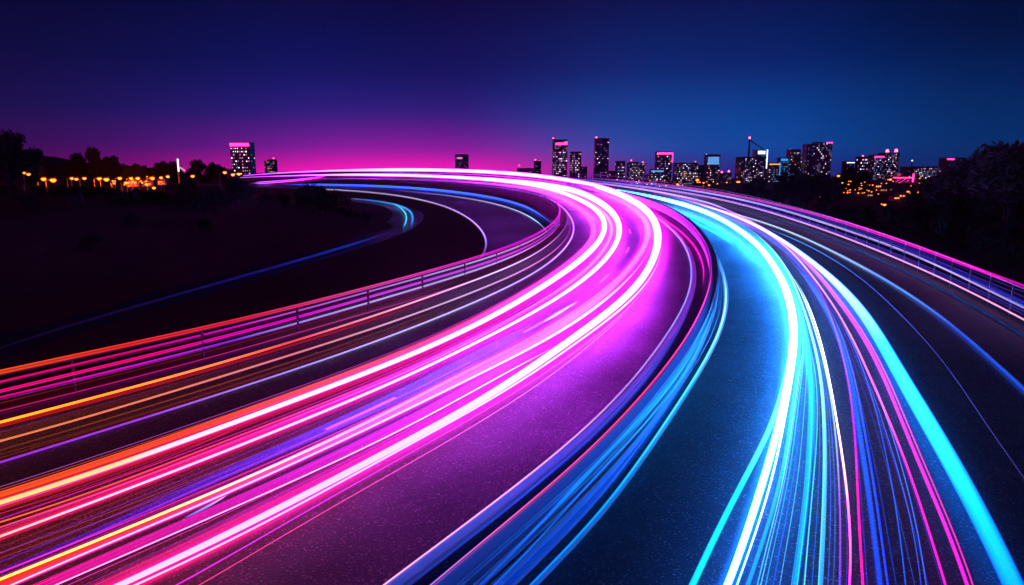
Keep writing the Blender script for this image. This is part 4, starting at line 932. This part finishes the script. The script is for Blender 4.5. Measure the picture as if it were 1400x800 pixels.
# monument lit in pink white, on the left hill
q = at_depth(247, 244, 112); rt = empty('monument', (q[0], q[1], q[2])); k = 112/F_PX; tag(rt, 'pinkish white lit pylon with a sloping wing above the left hillside', 'monument')
MB().prism([(-2.6*k, -.1), (-1.2*k, -.1), (-1.2*k, .1), (-2.6*k, .1)], 9*k, 26*k).build('pylon', M_NEONW, rt); MB().prism([(-2.8*k, -.15), (-1.0*k, -.15), (-1.0*k, .15), (-2.8*k, .15)], -3, 9*k-.01).build('base', M_POST, rt)
mesh_obj('wing', [(-1.15*k, -.1, 17*k), (7*k, -.1, 11*k), (7*k, -.1, 9*k), (-1.15*k, -.1, 14*k), (-1.15*k, .1, 17*k), (7*k, .1, 11*k), (7*k, .1, 9*k), (-1.15*k, .1, 14*k)], [(0,3,2,1),(4,5,6,7),(0,1,5,4),(1,2,6,5),(2,3,7,6),(3,0,4,7)], M_WIN_P, rt)

# ------------------------------------------------------------------ street lamps and lit houses
def make_lamp(m):
    r = empty('street_lamp'); MB().bar((0, 0, -.5), (0, 0, 5.6), .09, .06, 8).bar((0, 0, 5.55), (.9, 0, 5.8), .045, .04, 6).build('pole', M_POST, r)
    h = MB(); h.bar((.45, 0, 5.78), (1.25, 0, 5.92), .16, .12, 8); h.build('lamp_head', M_POST, r)
    g_ = MB(); R_ = [(0, .02), (.16, .10), (.26, .2), (.30, .32), (.26, .44), (.18, .50)]
    for k in range(5): g_.bar((.9, 0, 5.34+R_[k][0]*0+R_[k][1]*.8), (.9, 0, 5.34+R_[k+1][1]*.8), R_[k][0]+.02, R_[k+1][0]+.02, 10)
    g_.build('lamp_glass', m, r, True)
    if m is M_SODIUM:                                       # the flaring lamps really light the slope round them
        ld = bpy.data.lights.new('bulb', 'POINT'); ld.energy = 700; ld.color = (1, .10, .008); ld.shadow_soft_size = .15
        lo = bpy.data.objects.new('bulb', ld); COL.objects.link(lo); lo.parent = r; lo.location = (.9, 0, 5.15)
    return r
LAMP, LAMP2 = make_lamp(M_SODIUM), make_lamp(M_SOD2)
nl = {0: 0, 1: 0}
def lamp(px, py, Y, label, group, big=True, s=1.0):
    k = 0 if big else 1; src = (LAMP, LAMP2)[k]; r = src if nl[k] == 0 else dup_thing(src); nl[k] += 1
    q = at_depth(px, py, Y); r.scale = (s, s, s); r.location = (q[0]-.85*s, q[1], q[2]-5.6*s); tag(r, label, 'street lamp', group)
GS = 'sodium street lamps on the left hillside'
for px, py, Y, s, lab in [(59, 245, 96, 1.0, 'large orange street lamp, left of the first flaring pair'), (72, 246.5, 94, 1.15, 'large orange street lamp, right of the first flaring pair'),
    (135.5, 244.5, 104, .95, 'orange street lamp, left of the second flaring pair'), (145, 245.5, 100, 1.05, 'orange street lamp, right of the second flaring pair'),
    (163.5, 244, 108, .9, 'orange street lamp, first of the row right of the second pair'), (179, 244, 108, .85, 'orange street lamp, second of the row right of the second pair'),
    (188, 244, 106, .9, 'orange street lamp, third of the row, next to a twin'), (208, 244, 108, 1.0, 'orange street lamp in the brightest spot left of the monument')]:
    lamp(px, py, Y, lab, GS, True, s)
for i, (px, py, lab) in enumerate([(29, 237, 'tiny yellow lamp at the far left above the bush'), (37, 238, 'tiny yellow lamp right of the far left one'), (98, 244, 'small lamp between the two flaring pairs, left'), (104, 245, 'small lamp between the two flaring pairs, right'), (115, 244, 'tiny white lamp left of the second flaring pair'),
    (172, 250, 'small whitish lamp below the lamp row'), (200, 252, 'small lamp below the lamp row, middle one'), (210, 257, 'small yellow lamp lowest under the lamp row'), (220, 243, 'small red lamp left of the monument base'), (229, 241.5, 'small lamp nearest the monument base'), (263, 241, 'tiny white lamp right of the monument'), (307, 236, 'orange lamp left under the magenta crowned tower'), (318, 239, 'bright orange lamp under the magenta crowned tower'), (326, 238, 'orange lamp nearest the ends of the magenta trails')]):
    lamp(px, py, 100 if px < 250 else 96, lab, 'small lamps on the left hillside', False, .8)
for px, py, Y, s, lab in [(953, 246, 520, 4, 'red orange lamp at the right foot of the bulky apartment block'), (948, 256, 480, 3, 'lower orange lamp at the foot of the bulky apartment block'), (926, 252, 500, 3, 'amber lamp at the left foot of the bulky apartment block'), (984, 252, 480, 4, 'amber lamp below the low red roofed block'), (1002, 257, 470, 6, 'brightest amber lamp left of the crane building'), (1009, 249, 480, 4, 'red lamp above the brightest amber one'), (1010, 261, 460, 4, 'orange lamp right below the brightest amber one'),
    (1120, 268.5, 118, .8, 'lone red lamp on the dark slope over the parapet'), (1146, 240.5, 300, 2.0, 'red lamp right of the big stepped tower pair'), (1217, 245.5, 330, 2.0, 'red lamp left of the magenta pavilion'),
    (1206, 279, 130, .7, 'tiny amber lamp lowest left below the lit houses'), (1209, 280, 128, .9, 'yellow lamp lowest right below the lit houses'), (1241, 262, 200, 1, 'tiny white lamp right of the lit gable house'), (1255, 263, 200, 1.2, 'yellow lamp under the long lit block'), (1282, 248, 220, 1.5, 'amber lamp at the right end of the long lit block'), (1309, 245, 180, 1, 'tiny lamp among the trees under the red lit roof')]:
    lamp(px, py, Y, lab, 'lamps on the right slope and in the town', False, s)

rt_ = random.Random(21)
for (x0, x1, y0, y1, Y, n_, s_, lab) in [(1150, 1205, 244, 272, 230, 22, .75, 'tiny amber light among the lit houses on the right slope'), (1205, 1300, 240, 266, 240, 20, .7, 'tiny amber light between the gable house and the long lit block'),
        (150, 232, 240, 256, 104, 18, .42, 'tiny amber light in the cluster left of the monument'), (20, 45, 235, 242, 62, 5, .45, 'tiny yellow light behind the bush at the far left'), (1302, 1345, 236, 256, 150, 7, .4, 'tiny pale light among the tall trees at the right edge'),
        (855, 1012, 244, 262, 470, 26, 2.0, 'tiny orange light at the feet of the skyline towers')]:
    for k in range(n_): lamp(rt_.uniform(x0, x1), rt_.triangular(y0, y1, (y0+y1)/2), Y*rt_.uniform(.95, 1.05), lab, lab.replace('tiny ', 'tiny lamps: '), False, s_*rt_.uniform(.6, 1.1))

def make_house(w_, d_, h_, m_win, seed):
    r = random.Random(seed); root = empty('house'); MB().box(-w_/2, w_/2, -d_/2, d_/2, -2, h_).build('wall', M_HOUSE, root)
    o = .4; v = [(-w_/2-o, -d_/2-o, h_), (w_/2+o, -d_/2-o, h_), (w_/2+o, d_/2+o, h_), (-w_/2-o, d_/2+o, h_), (-w_/2-o, 0, h_+d_*.35), (w_/2+o, 0, h_+d_*.35)]
    mesh_obj('roof', v, [(0, 1, 5, 4), (2, 3, 4, 5), (0, 4, 3), (1, 2, 5), (3, 2, 1, 0)], M_ROOF, root)
    for i in range(3): put_window(root, m_win, -w_*.3+i*w_*.3, -d_/2-.03, h_*.55, w_*.16, .1, h_*.3)
    MB().box(w_*.38, w_*.46, -d_/2-.08, -d_/2-.01, 0, 2.1).build('door', M_BARK, root)
    return root
HOUSE = [make_house(10, 8, 4.0, M_WIN_A, 1), make_house(13, 8, 5.5, M_SOD2, 2)]
hu = set()
for i, (px, py, Y, v, yaw, lab) in enumerate([
    (1172, 247, 260, 1, .3, 'lit house with a bright orange front, highest on the dark right slope'), (1185, 251, 250, 0, -.3, 'small lit house right of the highest one on the slope'), (1167, 255, 240, 0, .2, 'small lit house below the highest one on the slope'),
    (1180, 258, 235, 0, .1, 'small lit house in the middle of the slope cluster'), (1176, 263, 225, 1, -.1, 'lit house with red orange windows low in the slope cluster'), (1187, 265, 222, 0, .2, 'lowest right lit house of the slope cluster'),
    (1197, 254, 250, 1, .5, 'lit house with amber windows between the cluster and the gable house'), (1207, 258, 240, 0, -.2, 'small pale lit house left of the gable house'), (1200, 249, 270, 0, 0, 'small lit house under the red beacon pair'),
    (1222, 270, 200, 1, .5, 'steep lit gable house glowing orange, left half'), (1231, 267, 204, 1, -.5, 'lit gable house glowing orange, right half'), (1258, 249, 330, 1, 0, 'amber lit house at the foot of the long lit block'), (1270, 249, 330, 0, .2, 'second amber lit house at the foot of the long lit block'),
    (1195, 236, 300, 0, 0, 'small house with a pink glow under the narrow tower'), (182, 249, 112, 1, .2, 'lit house under the lamp row on the left hillside'), (201, 249, 114, 1, -.2, 'second lit house under the lamp row on the left hillside'), (222, 247, 112, 0, .1, 'lit house left of the monument on the left hillside')]):
    src = HOUSE[v]; r = src if v not in hu else dup_thing(src); hu.add(v)
    q = hit(px, py+4) if px > 600 else at_depth(px, py+4, Y); r.location = tuple(q); r.rotation_euler = (0, 0, yaw); s = (13 if v else 9)*q[1]/F_PX/(13 if v else 10); r.scale = (s, s, s)
    tag(r, lab, 'house', 'lit houses on the slopes')

# ------------------------------------------------------------------ thin haze, added to make the lights glow and lift dark ground
def haze(density):
    m = bpy.data.materials.new('haze'); m.use_nodes = True; t = NT(m.node_tree)
    v = t.n('ShaderNodeVolumePrincipled'); o = t.n('ShaderNodeOutputMaterial'); t.l(v.outputs[0], o.inputs['Volume'])
    v.inputs['Color'].default_value = (.85, .85, .9, 1); v.inputs['Density'].default_value = density
    v.inputs['Anisotropy'].default_value = .3
    tag(MB().box(-1900, 1900, -200, 1900, -40, 75).build('haze', m), kind='stuff')
haze(.00008)
